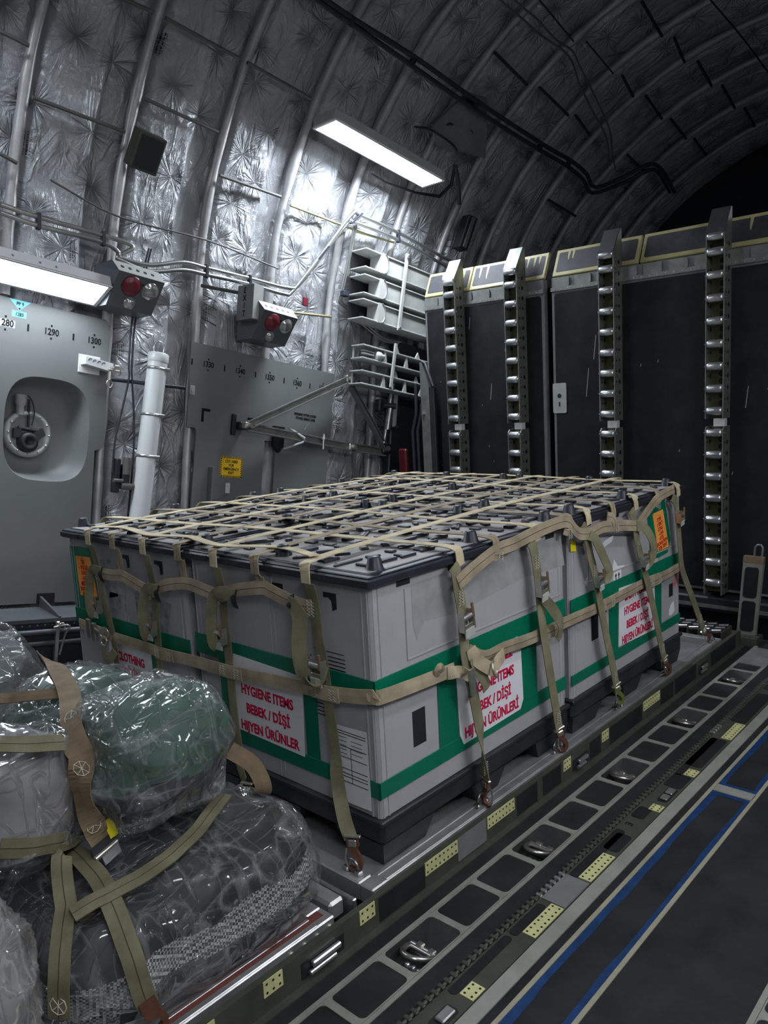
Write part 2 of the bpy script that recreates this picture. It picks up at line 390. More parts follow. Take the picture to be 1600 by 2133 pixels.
    mk_ = mth('MULTIPLY', mk_, mth('LESS_THAN', sc_.outputs[1], .2))
    mp3 = N.new('ShaderNodeMapping'); mp3.inputs['Scale'].default_value = (170, 60, 1); Lk.new(uv.outputs[0], mp3.inputs[0])
    n5 = N.new('ShaderNodeTexNoise'); n5.noise_dimensions = '2D'; n5.inputs['Scale'].default_value = 1.0; Lk.new(mp3.outputs[0], n5.inputs['Vector'])
    mk_ = mth('MULTIPLY', mk_, mth('GREATER_THAN', n5.outputs['Fac'], .47))
    n4 = N.new('ShaderNodeTexNoise'); n4.noise_dimensions = '2D'; n4.inputs['Scale'].default_value = 3.5; n4.inputs['Detail'].default_value = 6; Lk.new(uv.outputs[0], n4.inputs['Vector'])
    rp = N.new('ShaderNodeValToRGB'); rp.color_ramp.elements[0].position = .35; rp.color_ramp.elements[1].position = .7
    rp.color_ramp.elements[0].color = (*[c*.85 for c in col], 1); rp.color_ramp.elements[1].color = (*[c*1.12 for c in col], 1); Lk.new(n4.outputs['Fac'], rp.inputs[0])
    mx = N.new('ShaderNodeMix'); mx.data_type = 'RGBA'; Lk.new(mk_, mx.inputs[0]); Lk.new(rp.outputs[0], mx.inputs[6]); mx.inputs[7].default_value = (.05, .05, .06, 1); Lk.new(mx.outputs[2], b.inputs['Base Color'])
    return m
def hound_mat(name):
    """black and white houndstooth cloth"""
    m, nt, b = new_mat(name); N = nt.nodes; Lk = nt.links
    tc = N.new('ShaderNodeTexCoord'); mp = N.new('ShaderNodeMapping'); mp.inputs['Rotation'].default_value = (.5, .4, .75); Lk.new(tc.outputs['Object'], mp.inputs[0])
    ck = N.new('ShaderNodeTexChecker'); ck.inputs['Scale'].default_value = 150; ck.inputs[1].default_value = (.42, .42, .42, 1); ck.inputs[2].default_value = (.03, .03, .035, 1)
    Lk.new(mp.outputs[0], ck.inputs[0]); Lk.new(ck.outputs[0], b.inputs['Base Color']); b.inputs['Roughness'].default_value = .9
    return m
M = {}
M['foil'] = foil_mat('insulation foil', (.42, .425, .44))
M['foilrib'] = mat('frame cover foil', (.46, .45, .45), .42, .4, var=.15, vscale=9, bump=.35, bscale=30)
M['foildark'] = mat('recess foil', (.2, .205, .22), .5, .4, var=.2, vscale=6, bump=.3, bscale=20)
M['panel'] = mat('liner panel paint', (.16, .168, .165), .5, 0, var=.06, vscale=3, bump=.05, bscale=120)
M['panellight'] = mat('pale liner paint', (.42, .42, .4), .5, 0, var=.05, vscale=3)
M['white'] = mat('white enamel', (.62, .63, .63), .35, 0, var=.05, vscale=5)
M['ltgrey'] = mat('light grey paint', (.4, .41, .39), .45, 0, var=.12, vscale=8)
M['grey'] = mat('grey paint', (.16, .165, .17), .5, 0, var=.15, vscale=8)
M['black'] = mat('black', (.012, .012, .014), .5)
M['ink'] = mat('black lettering', (.012, .012, .014), .8, spec=.1)
M['dark'] = mat('dark metal', (.035, .037, .045), .45, .4, var=.2, vscale=10)
M['pipe'] = mat('hydraulic pipe', (.42, .42, .4), .3, .85, var=.1, vscale=8)
M['darkpipe'] = mat('dark conduit', (.03, .033, .045), .5, .2)
M['rod'] = mat('dull stringer rod', (.13, .13, .12), .5, .3)
M['brass'] = mat('yellowed rod', (.32, .29, .16), .45, .5)
M['steel'] = mat('bright steel', (.62, .63, .64), .28, .9, var=.08, vscale=12)
M['alu'] = mat('worn aluminium', (.46, .46, .46), .42, .75, var=.22, vscale=9, bump=.1, bscale=40)
M['palletskin'] = mat('pallet aluminium skin', (.30, .31, .32), .5, .5, col2=(.16, .155, .15), vscale=4, bump=.12, bscale=25)
M['rail'] = mat('olive rail paint', (.056, .057, .044), .5, .1, var=.2, vscale=12)
M['plate'] = mat('zinc chromate plate', (.58, .57, .28), .45, .1, var=.12, vscale=25)
M['floor'] = mat('non skid floor', (.020, .021, .023), .75, 0, var=.5, vscale=7, bump=.5, bscale=420, detail=10, thresh=(.3, .75), spec=.2)
M['pad'] = mat('non skid pad', (.015, .016, .018), .8, 0, var=.3, vscale=9, bump=.5, bscale=420, spec=.2)
M['frame'] = mat('tie down channel paint', (.25, .25, .22), .5, .15, var=.14, vscale=14)
M['band'] = mat('worn pale band', (.27, .27, .245), .55, .1, var=.14, vscale=7)
M['beige'] = mat('beige edge strip', (.30, .28, .21), .55, 0, var=.12, vscale=7)
M['blue'] = mat('blue floor paint', (.005, .034, .12), .5, 0, var=.35, vscale=20)
M['pan'] = mat('tie down pan', (.07, .07, .072), .38, .6, var=.2, vscale=15)
M['ring'] = mat('forged tie down ring', (.36, .345, .33), .28, .9, var=.2, vscale=20)
M['sleeve'] = mat('grey plastic sleeve', (.37, .36, .375), .5, 0, var=.09, vscale=4, bump=.04, bscale=90, detail=7, thresh=(.3, .7))
M['stain'] = mat('tape residue', (.27, .265, .26), .6, 0, col2=(.36, .35, .36), vscale=9)
M['lid'] = mat('navy lid plastic', (.018, .021, .03), .42, 0, var=.3, vscale=9)
M['lidtop'] = mat('dusty lid plastic', (.36, .345, .335), .6, 0, col2=(.17, .168, .17), vscale=7, detail=6)
M['base'] = mat('black pallet base', (.016, .018, .024), .45, 0, col2=(.05, .05, .052), vscale=5, detail=7, thresh=(.5, .85))
M['green'] = mat('green adhesive tape', (.0, .155, .082), .32, 0, var=.12, vscale=7, bump=.1, bscale=25)
M['paper'] = mat('white paper', (.74, .74, .77), .6, 0, var=.03, vscale=5, bump=.1, bscale=12)
M['red'] = mat('red print', (.55, .01, .06), .6, spec=.2)
M['redink'] = mat('red marker', (.5, .02, .01), .6, spec=.2)
M['orange'] = mat('orange card', (.95, .36, .07), .6, 0, var=.08, vscale=9)
M['yellow'] = mat('yellow tag', (.85, .72, .02), .5)
M['signyellow'] = mat('yellow sign', (.8, .5, .02), .5)
M['cyan'] = mat('pale blue decal', (.17, .52, .66), .5)
M['pinkred'] = mat('torn red sticker', (.75, .28, .30), .6, 0, col2=(.65, .07, .1), vscale=40)
M['redlens'] = mat('red lens', (.16, .016, .03), .3)
M['lightbox'] = mat('blue grey box', (.085, .095, .105), .45)
M['clearlens'] = mat('clear lens', (.42, .42, .4), .15, .6)
M['tan'] = strap_mat('tan webbing', (.34, .275, .19), (.06, .045, .03))
M['toplit'] = strap_mat('sand webbing', (.58, .49, .33))  # lightened webbing: lamp light on the crate tops put into the colour
M['belt'] = strap_mat('belt webbing', (.42, .345, .235))
M['olive'] = strap_mat('olive webbing', (.215, .197, .122))
M['brown'] = strap_mat('brown webbing', (.20, .145, .09))
M['drab'] = strap_mat('olive drab webbing', (.17, .155, .095), (.05, .045, .025))
M['thread'] = mat('white stitching', (.62, .6, .52), .8)
M['buckle'] = mat('zinc buckle', (.55, .53, .47), .3, .85, var=.15, vscale=25)
M['hook'] = mat('brown hook', (.17, .075, .05), .4, .35, var=.25, vscale=20)
M['greenhook'] = mat('olive hook', (.2, .24, .06), .35, .4)
M['copper'] = mat('copper lever', (.45, .28, .18), .35, .7)
M['lampbody'] = mat('lamp housing', (.45, .44, .44), .5)
M['ramppanel'] = mat('black ramp panel', (.011, .011, .013), .6, 0, col2=(.022, .022, .024), vscale=7, detail=8, bump=.25, bscale=380, spec=.18)
M['rampdark'] = mat('black ramp flap', (.03, .03, .037), .65, 0, var=.3, vscale=12, bump=.2, bscale=300)
M['tray'] = mat('roller tray metal', (.25, .255, .235), .42, .6, var=.18, vscale=14)
M['trayolive'] = mat('olive tray bed', (.15, .145, .075), .5, .3, var=.2, vscale=16)
M['flapyellow'] = mat('yellowed flap edge', (.34, .31, .13), .5, 0, col2=(.42, .36, .2), vscale=12)
M['scratch'] = mat('scuff', (.3, .3, .3), .6)
M['seat'] = mat('sidewall seat metal', (.12, .125, .135), .45, .3, var=.15, vscale=6)
M['seatdark'] = mat('sidewall seat dark blue', (.035, .04, .055), .5, .2)
M['film'] = film_mat('clear film', (.75, .77, .80), .07)
M['filmpink'] = film_mat('milky film', (.80, .76, .75), .26)
M['hound'] = hound_mat('houndstooth cloth')
def cloth(name, c): return mat(name, c, .85, 0, var=.25, vscale=6, bump=.4, bscale=18)
M['cgreen'] = cloth('dark green cloth', (.045, .10, .07)); M['cnavy'] = cloth('navy cloth', (.016, .018, .03))
M['cgrey'] = cloth('grey cloth', (.14, .15, .15)); M['cpale'] = cloth('pale cloth', (.2, .19, .195)); M['cblack'] = cloth('black cloth', (.012, .012, .016))

# ------------------------------------------------------------------ measured paths (metres; hull and sidewall items in fuselage coordinates)
D = {
'v1':[[-1.576,0.08,0.958],[-1.573,0.08,0.837],[-1.566,0.08,0.798],[-1.551,0.08,0.699],[-1.519,0.08,0.622],[-1.5,0.08,0.544],[-1.492,0.08,0.463],[-1.502,0.08,0.358]],
'v2':[[-1.156,0.08,0.965],[-1.154,0.08,0.827],[-1.15,0.08,0.772],[-1.153,0.08,0.679],[-1.156,0.08,0.566],[-1.162,0.08,0.431],[-1.165,0.08,0.334]],
'v3':[[-0.712,0.08,0.966],[-0.715,0.08,0.831],[-0.715,0.08,0.747],[-0.71,0.08,0.664],[-0.707,0.08,0.528],[-0.703,0.08,0.391],[-0.692,0.08,0.272]],
'v4':[[-0.257,0.08,0.965],[-0.254,0.08,0.863],[-0.247,0.08,0.761],[-0.236,0.08,0.704],[-0.224,0.08,0.602],[-0.215,0.08,0.513],[-0.204,0.08,0.41]],
't1':[[-1.379,0.08,0.974],[-1.376,0.08,0.897],[-1.37,0.08,0.836]],
't2':[[-0.493,0.08,0.954],[-0.502,0.08,0.922],[-0.489,0.08,0.889]],
't0':[[-0.926,0.08,0.925],[-0.926,0.08,0.846]],
'fborder':[[-1.546,0.068,0.819],[-1.441,0.068,0.819],[-1.35,0.068,0.825],[-1.161,0.068,0.789],[-1.08,0.068,0.817],[-0.997,0.068,0.838],[-0.889,0.068,0.85],[-0.722,0.068,0.832],[-0.653,0.068,0.855],[-0.599,0.068,0.868],[-0.486,0.068,0.889],[-0.451,0.068,0.886],[-0.361,0.068,0.866],[-0.297,0.068,0.857],[-0.254,0.068,0.859]],
'fbelt':[[-1.789,0.08,0.563],[-1.687,0.08,0.56],[-1.585,0.08,0.554],[-1.467,0.08,0.551],[-1.265,0.08,0.552],[-1.112,0.08,0.551],[-0.937,0.08,0.559],[-0.762,0.08,0.563],[-0.654,0.08,0.568],[-0.501,0.08,0.579],[-0.359,0.08,0.589],[-0.229,0.08,0.598],[-0.106,0.08,0.613],[-0.039,0.08,0.626]],
'rbelt':[[-0.024,0.098,0.623],[-0.024,0.218,0.614],[-0.024,0.353,0.607],[-0.024,0.438,0.604]],
'rbelt2':[[-0.02,0.511,0.645],[-0.02,0.602,0.598],[-0.02,0.714,0.597],[-0.02,0.897,0.585],[-0.02,1.136,0.584],[-0.02,1.366,0.58],[-0.02,1.624,0.584],[-0.02,1.838,0.589],[-0.02,2.046,0.579],[-0.02,2.231,0.588]],
'r1':[[-0.014,0.446,0.964],[-0.014,0.455,0.917],[-0.014,0.464,0.861],[-0.014,0.479,0.788],[-0.014,0.482,0.71],[-0.014,0.489,0.629],[-0.014,0.521,0.506],[-0.014,0.548,0.382],[-0.014,0.563,0.276],[-0.014,0.573,0.205]],
'r2':[[-0.014,0.893,0.963],[-0.014,0.903,0.913],[-0.014,0.919,0.858],[-0.014,0.932,0.786],[-0.014,0.944,0.677],[-0.014,0.965,0.564],[-0.014,0.996,0.427],[-0.014,1.032,0.285],[-0.014,1.057,0.2]],
'r3':[[-0.014,1.264,0.953],[-0.014,1.293,0.882],[-0.014,1.321,0.801],[-0.014,1.358,0.716],[-0.014,1.395,0.59],[-0.014,1.442,0.457],[-0.014,1.495,0.319],[-0.014,1.528,0.225]],
'r4':[[-0.014,1.69,0.936],[-0.014,1.717,0.874],[-0.014,1.744,0.786],[-0.014,1.791,0.692],[-0.014,1.849,0.572],[-0.014,1.909,0.447],[-0.014,1.972,0.295],[-0.014,2.014,0.202]],
'r5':[[-0.014,2.124,0.988],[-0.014,2.158,0.898],[-0.014,2.187,0.779],[-0.014,2.21,0.659],[-0.014,2.234,0.584]],
'rt1':[[-0.014,0.643,0.985],[-0.014,0.663,0.959],[-0.014,0.687,0.932]],
'rt2':[[-0.014,1.126,0.986],[-0.014,1.146,0.951]],
'rt3':[[-0.014,1.472,0.994],[-0.014,1.504,0.927],[-0.014,1.529,0.883]],
'rt4':[[-0.014,1.903,0.997],[-0.014,1.943,0.931]],
'rborder':[[-0.01,0.459,0.878],[-0.01,0.54,0.908],[-0.01,0.673,0.943],[-0.01,0.776,0.949],[-0.01,0.883,0.961],[-0.01,0.996,0.971],[-0.01,1.133,0.971],[-0.01,1.196,0.927],[-0.01,1.24,0.906],[-0.01,1.324,0.896],[-0.01,1.416,0.905],[-0.01,1.521,0.894],[-0.01,1.63,0.879],[-0.01,1.722,0.863]],
'rborder2':[[-0.01,1.722,0.853],[-0.01,1.818,0.901],[-0.01,1.934,0.95],[-0.01,2.022,0.965],[-0.01,2.125,0.974]],
'rl1':[[-0.004,0.476,0.634],[-0.004,0.507,0.513],[-0.004,0.534,0.39],[-0.004,0.55,0.284],[-0.004,0.558,0.188]],
'rl2':[[-0.004,0.949,0.57],[-0.004,0.98,0.435],[-0.004,1.015,0.293],[-0.004,1.039,0.19]],
'rl3':[[-0.004,1.422,0.464],[-0.004,1.474,0.326],[-0.004,1.511,0.215]],
'rl4':[[-0.004,1.827,0.578],[-0.004,1.886,0.454],[-0.004,1.948,0.303],[-0.004,2.001,0.191]],
'rl5':[[-0.015,2.242,0.558],[-0.015,2.352,0.415],[-0.015,2.467,0.263],[-0.015,2.521,0.194]],
'well':[[-2.87,0.038,1.365],[-2.87,0.509,1.454],[-2.87,0.287,1.737],[-2.87,0.294,1.172],[-2.87,0.065,1.548],[-2.87,0.412,1.73],[-2.87,0.514,1.247]],
'valve':[[-2.92,0.19,1.42],[-2.92,0.32,1.434],[-2.92,0.182,1.552],[-2.92,0.228,1.398]],
'tube':[[-2.78,0.876,1.979],[-2.78,0.869,1.709],[-2.78,0.852,1.49],[-2.78,0.839,1.258],[-2.78,0.829,1.027]],
'pipeA':[[-2.799,-0.071,2.574],[-2.799,0.127,2.57],[-2.799,0.493,2.581],[-2.799,0.651,2.578],[-2.799,0.674,2.557],[-2.79,0.598,2.487],[-2.79,0.783,2.489],[-2.799,1.014,2.57],[-2.799,1.189,2.581],[-2.798,1.528,2.601],[-2.797,1.861,2.619],[-2.793,1.964,2.678],[-2.753,2.156,2.972],[-2.677,2.323,3.258],[-2.674,2.394,3.269],[-2.674,2.824,3.267],[-2.685,3.516,3.233],[-2.688,3.867,3.224]],
'pipeB':[[-2.8,-0.068,2.534],[-2.8,0.13,2.525],[-2.8,0.496,2.542],[-2.8,0.602,2.503],[-2.79,0.59,2.471],[-2.79,0.785,2.453],[-2.8,1.018,2.524],[-2.8,1.192,2.54],[-2.799,1.532,2.564],[-2.799,1.823,2.57],[-2.797,1.906,2.61],[-2.768,2.106,2.892],[-2.704,2.293,3.173],[-2.693,2.344,3.208],[-2.689,2.846,3.22],[-2.7,3.475,3.184],[-2.704,3.823,3.173]],
'rodA':[[-2.776,1.818,3.174],[-2.77,2.553,3.196]],
'rodB':[[-2.773,2.427,3.184],[-2.762,2.871,3.221]],
'rodC':[[-2.84,1.189,2.475],[-2.84,1.589,2.509]],
'rodD':[[-2.84,0.611,1.787],[-2.84,1.113,1.813]],
'rodE':[[-2.84,1.91,2.468],[-2.84,2.327,2.525]],
'vpipe':[[-2.718,2.385,3.197],[-2.775,2.399,2.963],[-2.807,2.385,2.749],[-2.815,2.371,2.657],[-2.817,2.427,2.617],[-2.76,2.776,2.447],[-2.76,3.003,2.453]],
'rod1':[[-2.698,-0.156,3.378],[-2.699,-0.014,3.375]],
'rod2':[[-2.77,0.047,3.161],[-2.763,0.566,3.183]],
'rod3':[[-2.696,0.635,3.382],[-2.693,1.143,3.39]],
'rod4':[[-2.509,0.631,3.766],[-2.505,1.135,3.774]],
'rod5':[[-2.503,1.188,3.776],[-2.502,1.705,3.778]],
'rod6':[[-2.767,1.222,3.169],[-2.76,1.716,3.196]],
'rod7':[[-2.836,-0.071,2.841],[-2.839,0.016,2.824]],
'rod8':[[-2.521,0.366,3.746],[-2.511,0.558,3.763]],
'rod9':[[-2.842,0.197,2.8],[-2.849,0.614,2.731],[-2.845,1.207,2.77],[-2.848,1.806,2.746]],
'conA':[[-2.16,1.297,4.132],[-2.157,1.671,4.135],[-2.153,2.266,4.139],[-2.15,2.979,4.143],[-2.128,3.856,4.166],[-2.11,4.299,4.184],[-2.12,4.621,4.174],[-2.148,4.861,4.144],[-1.986,5.14,4.301],[-1.828,5.289,4.429],[-1.794,5.444,4.454],[-1.845,5.838,4.416],[-1.932,6.481,4.348]],
'conB':[[-2.14,1.352,4.153],[-2.136,1.712,4.157],[-2.117,2.269,4.177],[-2.113,2.984,4.181],[-2.093,3.869,4.201],[-2.073,4.311,4.22],[-2.081,4.602,4.213],[-2.113,4.835,4.181],[-1.958,5.075,4.326],[-1.793,5.224,4.455],[-1.765,5.458,4.474],[-1.824,5.9,4.432],[-1.905,6.567,4.369]],
'wire1':[[-1.628,2.653,4.586],[-1.624,2.826,4.588],[-1.619,2.957,4.591],[-1.629,3.222,4.585],[-1.611,3.424,4.595],[-1.65,3.637,4.572],[-1.716,4.006,4.531],[-1.805,4.449,4.471],[-1.904,4.715,4.396],[-1.976,4.946,4.336]],
'wire2':[[-1.677,2.559,4.556],[-1.67,2.834,4.56],[-1.668,3.067,4.561],[-1.646,3.438,4.574],[-1.717,3.742,4.53],[-1.786,4.088,4.484],[-1.852,4.484,4.436],[-1.974,4.816,4.338]],
'wire3':[[-1.551,2.86,4.652],[-1.581,3.391,4.635]],
'wire4':[[-1.53,3.484,4.662],[-1.553,3.971,4.65]],
'wire5':[[-0.778,3.853,4.87],[-0.748,4.409,4.875],[-0.735,5.027,4.877]],
'stA':[[-1.926,2.897,4.442],[-1.948,3.369,4.424]],
'stB':[[-1.917,3.496,4.449],[-1.934,3.976,4.436]],
'stC':[[-1.153,3.567,4.852],[-1.194,4.012,4.839]],
'stD':[[-1.118,4.533,4.863],[-1.151,4.929,4.853]],
'stE':[[-1.092,5.012,4.871],[-1.123,5.423,4.862]],
'stF':[[-1.525,4.5,4.699],[-1.558,4.914,4.682]],
'stG':[[-1.515,4.999,4.704],[-1.536,5.406,4.693]],
'stH':[[-1.494,5.489,4.714],[-1.516,5.846,4.704]],
'stI':[[-1.14,4.116,4.857],[-1.191,4.446,4.84]],
'stJ':[[-1.542,4.1,4.69],[-1.586,4.398,4.666]],
'stK':[[-1.907,4.045,4.457],[-1.943,4.366,4.429]],
'stL':[[-1.066,5.504,4.878],[-1.092,5.867,4.871]],
'stM':[[-1.887,4.975,4.472],[-1.9,5.352,4.463]],
'stN':[[-2.366,4.458,3.995],[-2.361,4.946,4.001]],
'jplate':[[-2.151,2.892,4.228],[-2.119,3.092,4.26],[-2.353,3.438,3.996],[-2.416,2.887,3.91],[-2.356,2.766,3.992]],
'jh':[[-2.186,2.963,4.191],[-2.31,3.129,4.05],[-2.332,2.914,4.023]],
'dbox':[[-2.583,3.474,3.545],[-2.551,3.614,3.608],[-2.643,3.699,3.409],[-2.652,3.565,3.385]],
'lcable':[[-2.581,2.397,3.549],[-2.584,2.548,3.542],[-2.57,2.875,3.571],[-2.544,3.135,3.623],[-2.485,3.203,3.728],[-2.414,3.137,3.841]],
'dark':[[-2.407,3.25,1.714],[-2.292,3.25,1.532],[-2.419,3.25,0.908],[-2.314,3.25,0.91],[-2.439,3.25,1.566],[-2.527,3.25,0.896]],
'seat':[[-2.694,0.161,0.45],[-2.795,0.536,0.45],[-2.5,0.088,0.45],[-2.515,0.412,0.45]],
}
SB = {
's1':[[-1.263,-0.329,0.621,0.68,0.62,0.4],[-1.055,-0.375,0.653,0.46,0.25,0.86],[-0.889,-0.424,0.673,0.3,-0.08,0.95],[-0.761,-0.463,0.679,0.38,-0.22,0.9],[-0.645,-0.504,0.682,0.53,-0.28,0.8],[-0.533,-0.552,0.69,0.61,-0.38,0.7],[-0.429,-0.597,0.698,0.51,-0.59,0.62],[-0.359,-0.627,0.696,0.37,-0.75,0.55],[-0.328,-0.641,0.678,0.63,-0.53,0.57],[-0.311,-0.647,0.655,0.9,0.02,0.44],[-0.302,-0.65,0.629,0.91,-0.26,0.32],[-0.296,-0.649,0.6,0.48,-0.87,0.13],[-0.291,-0.647,0.571,0.28,-0.96,0.02],[-0.287,-0.646,0.541,0.4,-0.92,-0.01],[-0.282,-0.644,0.511,0.63,-0.73,0.25],[-0.277,-0.642,0.481,0.48,-0.36,0.8],[-0.272,-0.64,0.452,0.2,-0.15,0.97],[-0.264,-0.634,0.422,0.16,-0.11,0.98]],
's2':[[-0.938,-0.584,0.631,0.08,-0.65,0.75],[-0.914,-0.56,0.631,0.14,-0.63,0.76],[-0.874,-0.542,0.638,0.22,-0.58,0.78],[-0.831,-0.523,0.645,0.3,-0.51,0.8],[-0.793,-0.5,0.65,0.38,-0.43,0.82],[-0.764,-0.473,0.652,0.46,-0.31,0.83],[-0.743,-0.439,0.653,0.54,-0.19,0.82]],
's3':[[-0.337,-0.809,0.736,0.49,-0.2,0.85],[-0.324,-0.789,0.732,0.59,-0.11,0.8],[-0.316,-0.768,0.726,0.67,-0.04,0.74],[-0.311,-0.742,0.719,0.73,0.03,0.69],[-0.309,-0.713,0.711,0.76,0.13,0.63],[-0.31,-0.682,0.701,0.78,0.26,0.57]],
's4':[[-0.281,-0.855,0.535,0.91,-0.42,-0.0],[-0.275,-0.833,0.527,0.96,-0.29,-0.03],[-0.271,-0.811,0.518,0.98,-0.17,-0.05],[-0.271,-0.785,0.508,0.99,-0.07,-0.09],[-0.276,-0.756,0.498,0.99,0.0,-0.13],[-0.29,-0.722,0.482,1.0,0.05,-0.04],[-0.357,-0.664,0.435,0.51,-0.06,0.86]],
's5':[[-0.296,-0.722,0.46,0.92,0.07,-0.39],[-0.271,-0.732,0.445,0.6,-0.15,0.79],[-0.246,-0.743,0.431,0.2,-0.2,0.96],[-0.222,-0.753,0.418,0.17,-0.23,0.96],[-0.197,-0.763,0.405,0.19,-0.26,0.95],[-0.172,-0.772,0.393,0.22,-0.3,0.93],[-0.15,-0.787,0.383,0.27,-0.36,0.9],[-0.129,-0.802,0.373,0.34,-0.42,0.84],[-0.111,-0.814,0.361,0.42,-0.5,0.76],[-0.099,-0.824,0.347,0.5,-0.58,0.65],[-0.089,-0.832,0.33,0.58,-0.64,0.5],[-0.083,-0.838,0.31,0.63,-0.69,0.36],[-0.082,-0.842,0.287,0.65,-0.72,0.24],[-0.082,-0.844,0.258,0.65,-0.74,0.16],[-0.084,-0.846,0.226,0.65,-0.76,0.11]],
's6':[[-0.448,-0.653,0.382,-0.27,-0.15,0.95],[-0.36,-0.669,0.4,0.0,-0.15,0.99],[-0.295,-0.676,0.405,0.13,-0.15,0.98],[-0.241,-0.682,0.405,0.18,-0.15,0.97],[-0.19,-0.688,0.405,0.21,-0.16,0.96],[-0.14,-0.697,0.399,0.29,-0.18,0.94],[-0.099,-0.706,0.39,0.41,-0.19,0.89],[-0.067,-0.712,0.376,0.55,-0.21,0.8],[-0.044,-0.716,0.36,0.71,-0.23,0.67],[-0.029,-0.717,0.34,0.83,-0.24,0.51],[-0.019,-0.715,0.317,0.91,-0.24,0.35],[-0.013,-0.713,0.291,0.95,-0.23,0.23],[-0.011,-0.709,0.263,0.96,-0.23,0.15],[-0.01,-0.704,0.231,0.97,-0.22,0.11],[-0.009,-0.696,0.197,0.98,-0.21,0.07]],
's7':[[-0.131,-0.776,0.385,0.3,-0.31,0.9],[-0.127,-0.752,0.39,0.3,-0.27,0.92],[-0.123,-0.729,0.394,0.3,-0.22,0.93],[-0.118,-0.707,0.396,0.31,-0.19,0.93],[-0.115,-0.683,0.398,0.31,-0.16,0.94],[-0.112,-0.655,0.4,0.32,-0.14,0.94],[-0.111,-0.626,0.401,0.32,-0.12,0.94],[-0.113,-0.597,0.403,0.31,-0.11,0.95],[-0.117,-0.567,0.404,0.29,-0.1,0.95],[-0.126,-0.534,0.404,0.28,-0.1,0.96],[-0.138,-0.5,0.405,0.25,-0.09,0.96],[-0.15,-0.464,0.406,0.23,-0.1,0.97],[-0.167,-0.428,0.407,0.21,-0.09,0.97],[-0.19,-0.391,0.408,0.19,-0.08,0.98],[-0.219,-0.345,0.407,0.17,-0.06,0.98],[-0.254,-0.291,0.405,0.16,-0.03,0.99]],
}
# ------------------------------------------------------------------ hull lining
FR = [-2.88, -2.3, -1.72, -1.14, -.55, .03, .62, 1.22, 1.80, 2.38, 2.92, 3.48, 4.04, 4.5, 5.0, 5.5, 6.0]
U_ST = 3.7                      # straight sidewall from h = -1.2 up to 2.5
def lin_base(u):
    th = np.clip((u-U_ST)/RH, 0, math.pi)
    x = XC-RH*np.cos(th); h = HC+RH*np.sin(th)
    h = np.where(u < U_ST, -1.2+u, h); over = np.maximum(u-U_ST-math.pi*RH, 0); h = h-over
    return x, h, np.cos(th), -np.sin(th)            # point, inward normal (x, h)
_rng = np.random.RandomState(3)
_lat = _rng.rand(97, 97)
def vnoise(a, b):
    i = np.floor(a).astype(int); j = np.floor(b).astype(int); fa = a-i; fb = b-j
    fa = fa*fa*(3-2*fa); fb = fb*fb*(3-2*fb)
    g = lambda p, q: _lat[p % 97, q % 97]
    return (g(i, j)*(1-fa)+g(i+1, j)*fa)*(1-fb)+(g(i, j+1)*(1-fa)+g(i+1, j+1)*fa)*fb
def sstep(e0, e1, x):
    t = np.clip((x-e0)/(e1-e0), 0, 1); return t*t*(3-2*t)
def lin_disp(U, S):
    fr = np.array(FR); k = np.clip(np.searchsorted(fr, S, 'right')-1, 0, len(fr)-1)
    nxt = np.append(fr, fr[-1]+.5)
    t = np.clip((S-fr[k])/(nxt[k+1]-fr[k]), 0, 1)
    edge = .60+.05*vnoise(U*2.3, k*7.1)+.02*vnoise(U*11, k*3.3)
    d = -.085+.065*sstep(.05, .12, t)*(1-sstep(edge, edge+.09, t))
    body = sstep(.07, .14, t)*(1-sstep(edge-.04, edge+.05, t))
    d += .016*(vnoise(U*5+k*5, S*9)-.5)*(.4+body)+.007*(vnoise(U*17, S*26+9)-.5)
    # long drag folds running down the blanket
    w = vnoise(U*3.2, S*30+4*vnoise(U*3, S*4)); d += .010*body*(1-np.abs(2*w-1))**3
    # dished back where the liner panel's well sits
    d -= .22*sstep(-.12, -.05, S)*(1-sstep(.56, .66, S))*sstep(2.15, 2.25, U)*(1-sstep(3.05, 3.15, U))
    return d
def lining(name, us, ss, material, flip=False):
    U, S = np.meshgrid(us, ss, indexing='ij')
    x, h, nx, nh = lin_base(U); d = lin_disp(U, S)
    P = np.stack([x+nx*d, S, h+nh*d], -1).reshape(-1, 3) @ np.array(FU).T
    nu, ns = U.shape; I = np.arange(nu*ns).reshape(nu, ns)
    q = np.stack([I[:-1, :-1], I[:-1, 1:], I[1:, 1:], I[1:, :-1]], -1).reshape(-1, 4)
    me = bpy.data.meshes.new(name); me.vertices.add(len(P)); me.vertices.foreach_set('co', P.astype(np.float32).ravel())
    me.loops.add(q.size); me.loops.foreach_set('vertex_index', q.ravel().astype(np.int32))
    me.polygons.add(len(q)); me.polygons.foreach_set('loop_start', np.arange(0, q.size, 4, dtype=np.int32)); me.polygons.foreach_set('loop_total', np.full(len(q), 4, dtype=np.int32))
    me.polygons.foreach_set('use_smooth', np.ones(len(q), bool)); lay = me.uv_layers.new(name='uv'); lay.data.foreach_set('uv', np.stack([U, S], -1).reshape(-1, 2)[q.ravel()].astype(np.float32).ravel())
    me.update(calc_edges=True); me.materials.append(material)
    o = bpy.data.objects.new(name, me); COL.objects.link(o); o['kind'] = 'structure'
    return o
ss = np.concatenate([np.arange(-4.2, -.45, .12), np.arange(-.45, 3.75, .0165), np.arange(3.75, 6.55, .035)])
lining('wall_left', np.concatenate([np.arange(0, 1.5, .06), np.arange(1.5, U_ST+.01, .0165)]), ss, M['foil'])
lining('ceiling', np.concatenate([np.arange(U_ST-.006, 6.3, .0165), np.arange(6.3, 8.6, .03), np.arange(8.6, U_ST+math.pi*RH+.05, .06)]), ss, M['foil'])
